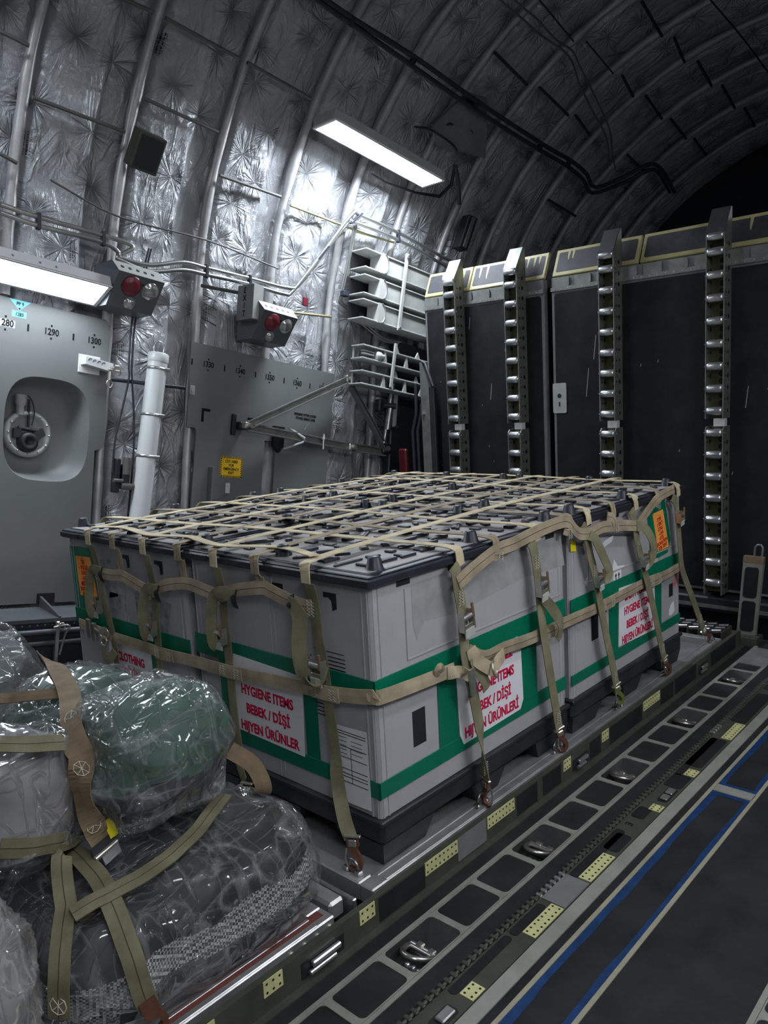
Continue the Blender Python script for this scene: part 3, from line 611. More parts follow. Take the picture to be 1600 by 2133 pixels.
lining('wall_right', np.arange(U_ST+math.pi*RH, U_ST+math.pi*RH+3.8, .1), ss, M['foil'])
for i, s in enumerate(FR):
    if s < -1.8: continue
    us = np.arange(3.35 if abs(s-.03) < .01 else 1.0, U_ST+math.pi*RH+2.5, .07)
    x, h, nx, nh = lin_base(us); rr = .030+.010*(vnoise(us*5, us*0+i*3.7)-.5)+.008*(vnoise(us*19, us*0+i*9.1)-.5)
    wob = .012*(vnoise(us*3.1, us*0+i*5.3)-.5)
    mb = MB(FU).tube([(a-n*.03, s+w, b-k*.03) for a, b, n, k, w in zip(x, h, nx, nh, wob)], [float(r) for r in rr], 10)
    struct(mb, 'trim_%d' % (i+1), M['foilrib'])
struct(MB(FU).box(-3.2, 2.6, 6.5, 6.56, -1.5, 5.2), 'wall_back', M['dark'])
struct(MB(FU).box(-3.2, 2.6, -4.26, -4.2, -1.5, 5.2), 'wall_front', M['grey'])

# stringer rods and fine lines fixed along the hull
tn = 30
for k, r, mk in [('rod%d' % i, .011, 'rod') for i in range(1, 9)]+[('st%s' % c, .012, 'darkpipe') for c in 'ABCDEFGHIJKLMN']+[('rod9', .006, 'rod'), ('rodA', .009, 'brass'), ('rodB', .009, 'brass'), ('rodC', .012, 'rod'), ('rodD', .012, 'darkpipe'), ('rodE', .009, 'brass')]:
    struct(MB(FU).tube(D[k], r, 8, sub=(4 if len(D[k]) > 2 else 0)), 'trim_%d' % tn, M[mk]); tn += 1

# ------------------------------------------------------------------ floor
PAN_X = (.113, .227); PAN_Y0 = .01; PITCH_Y = .6075
PAN_Y = [PAN_Y0+PITCH_Y*k for k in range(-2, 5)]
PX2 = (.934, 1.048)
FZ = -.06
def floor_build():
    mb = MB(); y0, y1 = -4.0, 3.12
    xs = [-2.9, PAN_X[0], PAN_X[1], PX2[0], PX2[1], 2.2]
    for a, b in zip(xs[:-1], xs[1:]):
        if (a, b) in (PAN_X, PX2):
            ys = [y0]+[v for c in PAN_Y for v in (c-.1, c+.1)]+[y1]
            for p, q in zip(ys[0::2], ys[1::2]): mb.box(a, b, p, q, FZ, 0)
        else: mb.box(a, b, y0, y1, FZ, 0)
    return mb
struct(floor_build(), 'floor', M['floor'])
def channel(x0, pans):
    """pale channel frame: two long bars and a cross bar at each cell edge"""
    mb = MB(); a, b = x0, x0+.114
    mb.box(a-.018, a-.0045, -4, 2.98, 0, .0025); mb.box(a-.003, a, -4, 2.98, 0, .003); mb.box(b, b+.004, -4, 2.98, 0, .003); mb.box(b+.0055, b+.017, -4, 2.98, 0, .0025)
    for c in pans:
        for y in (c-.112, c+.112, c+.112+.190): mb.box(a, b, y-.0115, y+.0115, 0, .003)
        for (yy0, yy1) in ((c+.124, c+.29), (c+.314, c+.484), (c-.1, c+.1)):     # rounded cell corners
            for ex, sx in ((a, 1), (b, -1)):
                for ey, sy in ((yy0, 1), (yy1, -1)):
                    n = 5; R = .016
                    poly = [(0, 0)]+[(R-R*math.sin(w), R-R*math.cos(w)) for w in [i*math.pi/2/n for i in range(n+1)]]
                    mb.prism(poly, (ex, ey, .0005), (sx, 0, 0), (0, sy, 0), (0, 0, .0022))
    return mb
struct(channel(PAN_X[0], PAN_Y), 'trim_60', M['frame'])
struct(channel(PX2[0], PAN_Y), 'trim_61', M['frame'])
struct(MB().box(.401, .441, -4, 3.0, 0, .004), 'trim_62', M['band'])
struct(MB().box(.466, .478, -4, 3.0, 0, .003).box(.610, .622, -4, 3.0, 0, .003), 'trim_63', M['beige'])
struct(MB().box(.480, .612, 1.275, 1.328, 0, .003).box(.484, .520, 1.282, 1.322, .003, .004).box(.525, .608, 1.282, 1.322, .003, .004), 'trim_64', M['band'])
def blue_edge(x, y0, y1, w, side, seed):
    rs = np.random.RandomState(seed); ys = np.arange(y0, y1, .03)
    wob = w*(.75+.5*vnoise(ys*9+seed, ys*0+seed)); strt = [(x, y) for y in ys]
    poly = strt+[(x+side*q, y) for q, y in zip(wob[::-1], ys[::-1])]
    mb = MB(); n = len(ys)
    vs = [(a, b, .0012) for a, b in poly]
    return mb.add(vs, [(i, i+1, 2*n-2-i, 2*n-1-i) for i in range(n-1)])
blue = MB()
for (x, y0, y1, w, sd, k) in ((.4785, -4, 1.272, .024, 1, 1), (.609, -4, 1.272, .017, -1, 2), (.4785, 1.332, 2.95, .02, 1, 3), (.609, 1.332, 2.95, .016, -1, 4)):
    b_ = blue_edge(x, y0, y1, w, sd, k); blue.add(b_.v, b_.f)
blue.box(.479, .609, 1.25, 1.273, .0002, .0013).box(.479, .609, 1.33, 1.35, .0002, .0013)
struct(blue, 'trim_65', M['blue'])
struct(MB().box(PAN_X[0]-.012, PAN_X[1]+.014, 2.66, 2.95, 0, .004), 'trim_66', M['alu'])

# tie down fittings sunk into the channels
def fitting(x0, c, label, group='tie down rings in the floor channels'):
    xa, xb = x0, x0+.114; ya, yb = c-.1, c+.1; dz = -.05
    t = thing('tie_down_fitting', label, 'tie-down ring', (x0+.057, c, 0), group)
    mb = MB(); i = .018; e = .001
    O = [(xa+e, ya+e, .0015), (xb-e, ya+e, .0015), (xb-e, yb-e, .0015), (xa+e, yb-e, .0015)]
    I = [(xa+i*.6, ya+.02, dz), (xb-i*.6, ya+.02, dz), (xb-i*.6, yb-.06, dz), (xa+i*.6, yb-.06, dz)]
    vs = O+I; mb.add(vs, [(k, (k+1) % 4, 4+(k+1) % 4, 4+k) for k in range(4)]+[(4, 5, 6, 7)], smooth=False)
    mb.build('pan', M['pan'], t)
    mb = MB(); mb.box(xa+.012, xb-.012, c-.012, c+.016, dz, dz+.026, .005)
    mb.cyl((xa+.014, c, dz+.032), (xb-.014, c, dz+.032), .0085); mb.obox((x0+.045, c+.002, dz+.038), (.012, 0, 0), (0, .01, 0), (0, 0, .008), .004); mb.obox((x0+.085, c+.002, dz+.036), (.01, 0, 0), (0, .009, 0), (0, 0, .007), .003)
    mb.build('pivot_block', M['ring'], t)
    mb = MB(); cc = Vector((x0+.057, c-.01, dz+.034)); R = .042
    ax = Vector((0, .35, 1)).normalized(); e1 = Vector((1, 0, 0)); e2 = ax.cross(e1)
    pts = [cc+e1*R*math.cos(w)+(-e2 if e2.y > 0 else e2)*R*1.45*math.sin(w) for w in [math.pi*k/16 for k in range(17)]]
    mb.tube(pts, .0085, 10); mb.cyl(pts[0], pts[-1], .007)
    mb.build('ring', M['ring'], t)
    mb = MB(); 
    for dx in (.03, .05, .07): mb.lathe((x0+dx+.006, c-.045, dz), (0, 0, 1), [(.009, 0), (.009, .008), (.004, .012), (0, .012)], 8)
    mb.build('bolts', M['steel'], t)
    return t
ORD = ['nearest', 'second', 'third', 'fourth', 'fifth', 'sixth', 'seventh', 'eighth', 'ninth', 'tenth']
_pl = ['steel tie-down ring cut off by the bottom edge beside the bag pallet', 'steel tie-down ring in the floor channel beside the wrapped bags', 'steel tie-down ring in the floor channel level with the pallet corner',
       'steel tie-down ring in the floor channel beside the near crate', 'steel tie-down ring in the floor channel level with the gap between crates', 'steel tie-down ring in the floor channel beside the far crate', 'farthest steel tie-down ring, next to the worn plate in the channel']
for c, lb in zip(PAN_Y, _pl): fitting(PAN_X[0], c, lb)
for c, lb in zip(PAN_Y[2:4], ('tie-down ring in the channel at the bottom right corner', 'tie-down ring in the channel farther along the right edge')): fitting(PX2[0], c, lb)

# raised outboard guide rail beside the pallets
g = thing('guide_rail', 'raised olive guide rail along the edge of the pallets', 'rail', (.02, 0, 0))
mb = MB().box(.012, .030, -4, 2.95, 0, .090); mb.box(.030, .052, -4, 2.95, 0, .004)
mb.build('rail_body', M['rail'], g)
def plate_holes(n, L, w):
    pts = [(L*(i+.5)/n-L/2, dz) for i in range(n) for dz in (-w*.27, w*.27)]
    return pts
RAILPL = [(.192, .350, 8), (-.088, -.028, 3), (.512, .672, 8), (1.004, 1.058, 3), (1.31, 1.366, 3), (1.695, 1.868, 8), (-.72, -.56, 8), (-.42, -.36, 3)]
for y0, y1, n in RAILPL:
    p = MB().box(.030, .0325, y0, y1, .046, .088).build('striker_plate', M['plate'], g)
    mb = MB()
    for a, b in plate_holes(n, y1-y0, .042): mb.cyl((.0322, (y0+y1)/2+a, .067+b), (.0331, (y0+y1)/2+a, .067+b), .0035, n=8)
    onto(p, mb, M['black'])
for y0, y1 in ((-.01, .19), (.36, .505), (.69, .82), (.86, .985), (1.21, 1.30), (1.38, 1.68), (1.88, 2.02), (2.04, 2.30), (2.5, 2.86)):
    MB().box(.030, .0315, y0, y1, .012, .084).build('rail_pad', M['pad'], g)
MB().box(.0305, .0318, .352, .505, .012, .09).build('cover_plate', M['grey'], g)
for y0, y1 in ((-.30, -.15), (1.075, 1.195), (2.33, 2.45)):
    c_ = MB().box(.0305, .0318, y0, y1, .018, .062).build('lock_recess', M['black'], g)
    MB().box(.032, .045, y0+.03, y1-.02, .04, .056, .003).cyl((.04, y0+.02, .03), (.04, y1-.04, .03), .007).build('lock_bar', M['steel'], c_)

# stowed inboard rail lying flush in the floor
g = thing('stowed_rail', 'stowed olive guide rail lying flat in the floor with a toothed hinge', 'rail', (.35, 0, 0))
MB().box(.318, .399, -4, 2.98, 0, .006).build('rail_body', M['rail'], g)
mb = MB().cyl((.309, -4, .005), (.309, 2.98, .005), .0055, n=8); mb.build('hinge_tube', M['rail'], g)
mb = MB()
for y in np.arange(-1.6, 2.95, .0255): mb.box(.299, .320, y, y+.0125, .002, .013, .002)
mb.build('hinge_teeth', M['rail'], g)
mb = MB()
for y in np.arange(.36, .49, .0255): mb.box(.303, .322, y, y+.012, .004, .0142, .002)
for y in np.arange(1.73, 1.83, .0255): mb.box(.303, .322, y, y+.012, .004, .0142, .002)
onto(g, mb, M['steel'])
for y0, y1, n in [(-.077, -.025, 3), (.206, .359, 8), (.515, .675, 8), (1.006, 1.05, 3), (1.315, 1.372, 3), (1.706, 1.885, 8), (-.70, -.54, 8)]:
    p = MB().box(.357, .397, y0, y1, .006, .0082).build('striker_plate', M['plate'], g)
    mb = MB()
    for a, b in plate_holes(n, y1-y0, .04): mb.cyl((.377+b, (y0+y1)/2+a, .008), (.377+b, (y0+y1)/2+a, .0088), .0035, n=8)
    onto(p, mb, M['black'])
def rounded(x0, x1, y0, y1, R, n=4):
    out = []
    for cx, cy, a in ((x1-R, y1-R, 0), (x0+R, y1-R, 90), (x0+R, y0+R, 180), (x1-R, y0+R, 270)):
        out += [(cx+R*math.cos(math.radians(a+90*i/n)), cy+R*math.sin(math.radians(a+90*i/n))) for i in range(n+1)]
    return out
for x0, x1, y0, y1 in ((.326, .353, -.09, .17), (.326, .36, .51, .83), (.326, .372, .93, 1.01), (.326, .392, 1.20, 1.31), (.326, .352, 1.3, 1.69), (.326, .39, 1.40, 1.69), (.326, .39, 1.90, 2.28), (.326, .354, .18, .34), (.326, .39, 2.34, 2.9), (.34, .392, .70, .81)):
    MB().prism(rounded(x0, x1, y0, y1, .012), (0, 0, .006), (1, 0, 0), (0, 1, 0), (0, 0, .0016)).build('rail_pad', M['pad'], g)
MB().box(.322, .398, .362, .505, .006, .0095).build('cover_plate', M['grey'], g)
c_ = MB().prism(rounded(.352, .39, 1.08, 1.19, .012), (0, 0, .006), (1, 0, 0), (0, 1, 0), (0, 0, .0012)).build('lock_recess', M['black'], g)
MB().box(.36, .387, 1.09, 1.125, .007, .016, .003).box(.358, .385, 1.14, 1.18, .007, .014, .003).build('lock_bar', M['steel'], c_)
c_ = MB().prism(rounded(.352, .392, -.2, -.12, .012), (0, 0, .006), (1, 0, 0), (0, 1, 0), (0, 0, .0012)).build('lock_recess', M['black'], g)
MB().box(.36, .387, -.18, -.13, .007, .016, .003).build('lock_bar', M['steel'], c_)
text('stamped_letter', 'E', (.345, .88, .0061), (0, -1, 0), (1, 0, 0), .035, M['ink'], g, .02)

# end plate of the rails at the ramp hinge, upright toe piece, rollers behind the pallet
t = thing('hinge_plate', 'olive drilled plate across the floor at the foot of the upright piece', 'plate', (.0, 3.03, 0))
MB().box(-.36, .10, 2.985, 3.10, 0, .035).build('plate_body', M['rail'], t)
mb = MB()
for x in np.arange(-.33, .09, .03): mb.cyl((x, 3.01, .035), (x, 3.01, .0362), .006, n=8)
onto(t, mb, M['black'])
t = thing('upright_toe', 'grey upright piece with two black non-skid pads standing before the black ramp panels', 'floor toe', (.03, 3.03, 0))
mb = MB()
def upq(x, z): return Vector((-.028+.033*z/.45+x, 3.055+.01*z, .035+z))
mb.quad([upq(0, 0), upq(.101, 0), upq(.106, .41), upq(0, .41)], (0, .03, 0)); mb.build('toe_body', M['frame'], t)
for z0, z1 in ((.02, .195), (.215, .39)):
    MB().prism([(upq(a, b).x, upq(a, b).z) for a, b in rounded(.016, .088, z0, z1, .016)], (0, 3.0555, 0), (1, 0, 0), (0, 0, 1), (0, -.0035, 0)).build('toe_pad', M['pad'], t)
MB().quad([upq(-.002, .41), upq(.106, .41), upq(.106, .45), upq(-.002, .45)], (0, .03, 0)).build('toe_cap', M['brown'], t)
mb = MB(); mb.tube([upq(.05, .45)+Vector((0, .02, 0)), upq(.05, .50)+Vector((0, .02, 0)), upq(.062, .515)+Vector((0, .02, 0)), upq(.08, .515)+Vector((0, .02, 0)), upq(.09, .50)+Vector((0, .02, 0)), upq(.09, .45)+Vector((0, .02, 0))], .006); mb.build('lift_loop', M['tray'], t)
t = thing('pallet_roller_row', 'row of small rollers in olive brackets behind the far end of the crate pallet', 'roller', (-.2, 2.92, 0))
mb = MB()
for i in range(7): mb.box(-.40+.062*i, -.393+.062*i, 2.80, 2.96, 0, .105, .002)
mb.build('roller_bracket', M['rail'], t)
for i in range(6):
    for j, y in enumerate((2.83, 2.89, 2.945)): MB().cyl((-.392+.062*i, y, .092), (-.340+.062*i, y, .10), .015, n=12).build('roller', M['pan'] if j else M['ring'], t)

# ------------------------------------------------------------------ ramp end wall: black panels, flaps, roller trays
YR = 3.30
def ramp_panel(x0, x1, label, marks):
    t = thing('ramp_toe', label, 'ramp toe', ((x0+x1)/2, YR+.02, .2), 'black ramp panels standing at the aft end')
    MB().box(x0, x1, YR, YR+.05, .2, 2.19, .004).build('panel_frame', M['grey'], t)
    MB().prism(rounded(x0+.022, x1-.022, .22, 2.085, .02), (0, YR, 0), (1, 0, 0), (0, 0, 1), (0, -.004, 0)).build('panel_face', M['ramppanel'], t)
    h = MB().prism(rounded(x0-.0, x0+.1, 1.30, 1.50, .012) if marks else rounded(x1-.3, x1-.19, 1.30, 1.50, .012), (0, YR-.004, 0), (1, 0, 0), (0, 0, 1), (0, -.006, 0)).build('latch_plate', M['ltgrey'], t)
    cx = x0+.05 if marks else x1-.245
    onto(h, MB().cyl((cx, YR-.009, 1.415), (cx, YR-.0115, 1.415), .015).box(cx-.005, cx+.005, YR-.0115, YR-.009, 1.345, 1.375), M['black'])
    rs = random.Random(int((x0+9)*100)); mb = MB()
    for i in range(16):
        x = rs.uniform(x0+.08, x1-.08); z = rs.uniform(.9, 2.0); L = rs.uniform(.004, .02) if i > 4 else rs.uniform(.04, .2)
        mb.quad([(x, YR-.0042, z), (x+.005, YR-.0042, z), (x+.006+L*.1, YR-.0042, z+L), (x+.002+L*.1, YR-.0042, z+L)], (0, -.0004, 0))
    onto(t, mb, M['scratch'])
    # hinge line with plates
    mb = MB().box(x0, x1, YR-.012, YR, 2.10, 2.125)
    x = x0+.02
    while x < x1-.1: mb.prism(rounded(x, x+.115, 2.125, 2.185, .01), (0, YR-.002, 0), (1, 0, 0), (0, 0, 1), (0, -.008, 0)); x += .155
    onto(t, mb, M['tray'])
    mb = MB()
    for k in range(int((x1-x0)/.05)): mb.cyl((x0+.03+k*.05, YR-.012, 2.112), (x0+.03+k*.05, YR-.0145, 2.112), .004, n=6)
    onto(t, mb, M['steel'])
    return t
def flap(x0, x1, label):
    """slanted top flap with a yellowed edge"""
    t = thing('ramp_flap', label, 'ramp flap', ((x0+x1)/2, YR+.02, 2.2), 'slanted flaps on top of the ramp panels')
    e2 = Vector((0, .08, .175)).normalized(); n = Vector((0, -e2.z, e2.y)); L = .193
    o = Vector((x0, YR-.005, 2.198)); w = x1-x0
    MB().obox(o+Vector((w/2, 0, 0))+e2*L/2-n*.012, (w/2, 0, 0), e2*L/2, n*.012, .004).build('flap_edge', M['flapyellow'], t)
    MB().prism(rounded(.022, w-.022, .028, L-.024, .01), o, (1, 0, 0), e2, n*.002).build('flap_face', M['rampdark'], t)
    rs = random.Random(int(x0*77)); mb = MB()
    for i in range(5):
        a = rs.uniform(.05, w-.06); l = rs.uniform(.03, .11)
        mb.quad([o+Vector((a+p, 0, 0))+e2*(L-.02-q)+n*.0022 for p, q in ((0, 0), (.02, 0), (.012, l), (.004, l*.8))], n*.0006)
    onto(t, mb, M['flapyellow'])
    return t
ramp_panel(-2.404, -1.372, 'black ramp panel nearest the left sidewall, with two roller trays', False)
ramp_panel(-1.314, .70, 'wide black ramp panel in the middle, scuffed, with a latch plate on its left edge', True)
ramp_panel(.74, 2.0, 'black ramp panel at the right side of the aft wall', True)
for x0, x1, lb in ((-2.40, -1.99, 'slanted flap above the leftmost roller tray, yellow edged'), (-1.985, -1.365, 'slanted yellow-edged flap around the top of the second roller tray'), (-1.305, -.715, 'slanted flap with pale drip-like wear left of the third roller tray'), (-.70, .66, 'slanted olive-edged flap around the top of the rightmost roller tray'), (.74, 2.0, 'slanted flap above the ramp panel at the far right')): flap(x0, x1, lb)
struct(MB().box(-2.5, 2.1, 3.42, 3.46, -.3, 2.15), 'trim_70', M['black'])
t = thing('ramp_edge_beam', 'dark horizontal beam with grey lip below the black ramp panels', 'beam', (-.2, 3.25, .06))
MB().box(-2.4, 2.0, 3.20, 3.40, .10, .185, .01).build('beam_body', M['dark'], t); MB().box(-2.4, 2.0, 3.19, 3.205, .12, .14).build('beam_lip', M['tray'], t)

def roller_tray(x0, label):
    w = .104; yf = 3.185; yb = YR-.001
    t = thing('roller_tray', label, 'roller tray', (x0+w/2, 3.25, .2), 'roller trays stowed upright on the ramp panels')
    for (z0, z1, top) in ((1.245, 2.27, True), (.205, 1.20, False)):
        for nm, xa in (('side_plate', x0), ('side_plate', x0+w-.005)):
            side = 1 if xa > x0 else 0
            if top: poly = [(yf, z0), (yb, z0), (yb, 2.42), (yb-.02, 2.42), (yf, z1)]
            else: poly = [(yf, z0), (yb, z0), (yb, z1), (yf+.02, z1), (yf, z1-.02)]
            p = MB().prism(poly, (xa, 0, 0), (0, 1, 0), (0, 0, 1), (.005, 0, 0)).build(nm, M['tray'], t)
            mb = MB()
            for z in np.arange(z0+.045, z1-.03, .066):
                mb.cyl((xa-.0012, yf+.068, z), (xa+.0062, yf+.068, z), .0135 if (int(z*100) % 3) else .010, n=10)
                mb.cyl((xa-.0012, yf+.03, z), (xa+.0062, yf+.03, z), .007, n=8)
            onto(p, mb, M['black'])
        b_ = MB().box(x0+.005, x0+w-.005, yb-.028, yb, z0, z1).build('tray_bed', M['trayolive'], t)
        mb = MB(); zs = [1.289+.1265*k for k in range(8)] if top else [1.163-.1265*k for k in range(8)]
        for z in (zs[:-1] if top else zs[1:]):
            for dz in (.043, .085): mb.cyl((x0+w*.62, yb-.0281, z+dz), (x0+w*.62, yb-.0292, z+dz), .017, n=12)
        onto(b_, mb, M['black'])
        for z in zs+([2.258] if top else []):
            r_ = MB().lathe((x0+.006, yf+.012, z), (1, 0, 0), [(0, 0), (.019, 0), (.024, .012), (.024, w-.024), (.019, w-.012), (0, w-.012)], 16).build('roller', M['steel'], t)
            MB().cyl((x0-.009, yf+.012, z), (x0+w+.009, yf+.012, z), .004, n=8).build('axle', M['tray'], r_)
    # slanted cap
    p0 = Vector((x0, yf, 2.275)); p1 = Vector((x0, yb-.02, 2.42)); e2 = (p1-p0); n = Vector((0, -e2.z, e2.y)).normalized()
    MB().obox(p0+Vector((w/2, 0, 0))+e2/2, (w/2, 0, 0), e2/2, n*.004, .002).build('cap_plate', M['rampdark'] if x0 > -1.2 else M['tray'], t)
    MB().box(x0+w*.4, x0+w*1.0, yb-.09, yb-.05, 1.20, 1.245).build('joint_plate', M['white'], t)
    return t
for x0, lb in ((-2.135, 'leftmost roller tray, with a bright metal cap, nearest the sidewall'), (-1.615, 'second roller tray from the left, with a pinkish grey worn cap'), (-.92, 'third roller tray from the left, just right of the gap between the ramp panels'), (-.262, 'rightmost roller tray, tall with a black cap, beside the far crate')): roller_tray(x0, lb)

# ------------------------------------------------------------------ lamps of the cargo bay
M['lamp'] = emit('lamp diffuser', (.82, .905, 1.0), LAMP_HIGH); M['lamplow'] = emit('low lamp diffuser', (.82, .905, 1.0), LAMP_LOW)
M['lampR'] = emit('lamp diffuser right side', (.93, .96, 1.0), LAMP_RIGHT)
def lamp(xw, hw, xi, hi, s0, s1, label, em, group=None):
    """long fixture: wall-side lower edge (xw, hw), inboard lower edge (xi, hi)"""
    a = Vector((xw, 0, hw)); b = Vector((xi, 0, hi)); e = (b-a); w = e.length; e.normalize()
    n = Vector((-e.z, 0, e.x)) if e.x > 0 else Vector((e.z, 0, -e.x))   # up, away from the cabin
    S_ = Vector((0, 1, 0)); c = (a+b)/2+S_*((s0+s1)/2)
    t = thing('cargo_lamp', label, 'lamp', fus(*(c+n*.03)), group)
    hl = (s1-s0)/2; mb = MB(FU)
    mb.obox(c+n*.036, e*(w/2), S_*hl, n*.034, .006)
    for k in (-.6, -.2, .25, .62):
        p = c+S_*hl*k+n*.07; mb.obox(p+n*.03, e*.03, S_*.012, n*.035)
    mb.build('lamp_housing', M['lampbody'], t)
    f = MB(FU); o = [c+e*(w/2)*i+S_*hl*j for i, j in ((-1, -1), (1, -1), (1, 1), (-1, 1))]; q = [c+e*(w/2-.012)*i+S_*(hl-.02)*j for i, j in ((-1, -1), (1, -1), (1, 1), (-1, 1))]
    f.holed(o, q, n*-.004); f.build('lamp_rim', M['white'], t)
    MB(FU).obox(c+n*.001, e*(w/2-.012), S_*(hl-.02), n*.0015).build('lamp_diffuser', em, t)
    s_ = MB(FU)
    for k in (-.1, .06, .3, .45): s_.cyl(c+S_*hl*k+e*(w/2)+n*.03, c+S_*hl*k+e*(w/2+.003)+n*.03, .006, n=8)
    onto(t, s_, M['steel'])
    return t
lamp(-2.425, 3.55, -2.215, 3.555, 1.67, 2.79, 'lit long lamp high on the curved sidewall above the exit sign', M['lamp'])
lamp(-2.80, 2.175, -2.62, 2.262, -.66, .475, 'lit long lamp low on the sidewall at the left edge, above the liner panel', M['lamplow'])
lamp(-2.425, 3.55, -2.215, 3.555, -1.5, -.38, 'long lamp high on the left sidewall outside the picture', M['lamplow'])
for s0, tx in ((-2.4, 'forward'), (.1, 'aft')): lamp(2.0, 2.175, 1.82, 2.262, s0, s0+1.13, 'long lamp low on the right sidewall outside the picture, '+tx, M['lampR'])
M['lampRH'] = emit('high right lamp diffuser', (.88, .94, 1.0), LAMP_RIGHT_HIGH)
for s0, tx in ((-1.9, 'forward'), (.5, 'aft')): lamp(1.625, 3.50, 1.43, 3.575, s0, s0+1.13, 'long lamp high on the right sidewall outside the picture, '+tx, M['lampRH'])
M['aftFill'] = emit('aft fill diffuser', (.82, .905, 1.0), AFT_FILL)
lamp(1.66, 3.50, 1.47, 3.60, 4.0, 5.12, 'added fill lamp on the right sidewall beyond the ramp, outside the picture', M['aftFill'])

# ------------------------------------------------------------------ liner panels
W0 = -2.87
def fpoly(pts, d=.012, x=W0, ): return [(x, s, h) for s, h in pts]
p = thing('liner_panel', 'pale grey liner panel with a round-cornered well and station numbers 1280 to 1300', 'wall panel', fus(W0, .1, .5))
ang_o = [(-1.0, .49), (-1.0, 2.128), (.575, 2.128), (.605, 2.10), (.612, 1.40), (.60, 1.381), (.556, 1.365), (.559, .55), (.545, .49)]
wc = (.276, 1.455); wa, wb, pw = .238, .285, 3.2
def well_pt(w, k=1.0, dx=0.0): 
    c_, s_ = math.cos(w), math.sin(w); r = (abs(c_/wa)**pw+abs(s_/wb)**pw)**(-1/pw)*k
    return (wc[0]+r*c_, wc[1]+r*s_)
def ray_poly(poly, c, w):
    best = None; d = (math.cos(w), math.sin(w))
    for (x1, y1), (x2, y2) in zip(poly, poly[1:]+poly[:1]):
        ex, ey = x2-x1, y2-y1; den = d[0]*ey-d[1]*ex
        if abs(den) < 1e-9: continue
        t = ((x1-c[0])*ey-(y1-c[1])*ex)/den; u = ((x1-c[0])*d[1]-(y1-c[1])*d[0])/den
        if t > 0 and -1e-6 <= u <= 1+1e-6 and (best is None or t < best): best = t
    return (c[0]+d[0]*best, c[1]+d[1]*best)
ws = sorted(set([2*math.pi*i/64 for i in range(64)]+[math.atan2(h-wc[1], s-wc[0]) % (2*math.pi) for s, h in ang_o]))
outer = [(W0, *ray_poly(ang_o, wc, w)) for w in ws]; inner = [(W0, *well_pt(w)) for w in ws]
MB(FU).holed(outer, inner, (-.012, 0, 0)).build('panel_skin', M['panel'], p)
mb = MB(FU); rings = []
for k, dx, sh in ((1.0, 0, 0), (.985, -.006, 0), (.93, -.05, -.01), (.86, -.10, -.03), (.80, -.12, -.045), (.55, -.13, -.06), (.3, -.13, -.07)):
    rings.append([(W0+dx, a+sh, b+sh*.2) for a, b in (well_pt(w, k) for w in ws)])
n = len(ws); vs = [q for r in rings for q in r]
mb.add(vs, [(k*n+i, k*n+(i+1) % n, (k+1)*n+(i+1) % n, (k+1)*n+i) for k in range(len(rings)-1) for i in range(n)]+[tuple(range((len(rings)-1)*n, len(rings)*n))], smooth=True)
mb.build('well', M['panel'], p)
# valve inside the well
t = thing('drain_valve', 'round valve with a black float in the well of the grey liner panel', 'valve', fus(W0-.1, .2, 1.4))
c = Vector((W0-.085, .205, 1.425))
MB(FU).lathe(c, (1, 0, 0), [(.125, -.05), (.13, 0), (.118, .012), (.105, .012), (.10, -.02), (0, -.02)], 32).build('valve_rim', M['ltgrey'], t)
mb = MB(FU)
for i in range(12): w = i*math.pi/6; mb.lathe(c+Vector((.012, .112*math.cos(w), .112*math.sin(w))), (1, 0, 0), [(.007, 0), (.007, .005), (0, .007)], 6)
onto(t, mb, M['steel'])
MB(FU).lathe(c+Vector((-.015, .0, -.045)), (1, 0, 0), [(.055, 0), (.055, .03), (.048, .045), (.03, .052), (.022, .04), (0, .04)], 24).build('float', M['black'], t)
mb = MB(FU)
mb.cyl(c+Vector((.0, 0, .02)), c+Vector((.012, -.01, .19)), .007); mb.cyl(c+Vector((0, -.055, .03)), c+Vector((.01, .05, .02)), .012); mb.obox(c+Vector((.01, .05, .0)), (.012, 0, 0), (0, .03, .02), (0, -.01, .02)); mb.obox(c+Vector((.0, -.06, .0)), (.012, 0, 0), (0, .02, 0), (0, 0, .025))
mb.tube([c+Vector((.02, -.02, .21)), c+Vector((.03, .0, .18)), c+Vector((.02, .02, .12)), c+Vector((.02, .01, .05))], .004, sub=4)
mb.build('linkage', M['dark'], t)
mb = MB(FU); mb.lathe(c+Vector((0, -.05, .21)), (0, 0, -1), [(.03, 0), (.03, .05), (.022, .06), (.022, .11)], 14); mb.build('valve_cap', M['ltgrey'], t)

S_, H_ = FU @ Vector((0, 1, 0)), FU @ Vector((0, 0, 1))
def ftext(nm, s, at, size, par, mt='ink', bold=.02, sx=.85, x=W0): return text(nm, s, fus(x, *at), S_, H_, size, M[mt], par, bold, sx)
def station(par, s, num):
    pl = MB(FU).box(W0, W0+.0006, s-.05, s+.05, 1.972, 2.012).build('number_decal', M['panellight'], par) if num in ('1280',) else None
    ftext('station_number', num, (s, 1.992), .05, par, x=W0+.0008)
    onto(par, MB(FU).box(W0, W0+.0009, s-.005, s+.005, 2.021, 2.032).box(W0, W0+.0009, s-.005, s+.005, 1.952, 1.963), M['ink'])
for s, num in ((.018, '1280'), (.264, '1290'), (.513, '1300')): station(p, s, num)
for s in (.137, .39): onto(p, MB(FU).box(W0, W0+.0009, s-.005, s+.005, 1.972, 2.01), M['ink'])
d_ = MB(FU).prism([(.03, 2.126), (.145, 2.126), (.10, 2.085), (.095, 2.08), (.078, 2.08)], (W0, 0, 0), (0, 1, 0), (0, 0, 1), (.0008, 0, 0)).box(W0, W0+.0008, .048, .124, 2.035, 2.068).box(W0, W0+.0008, .08, .092, 2.065, 2.085).build('position_decal', M['cyan'], p)
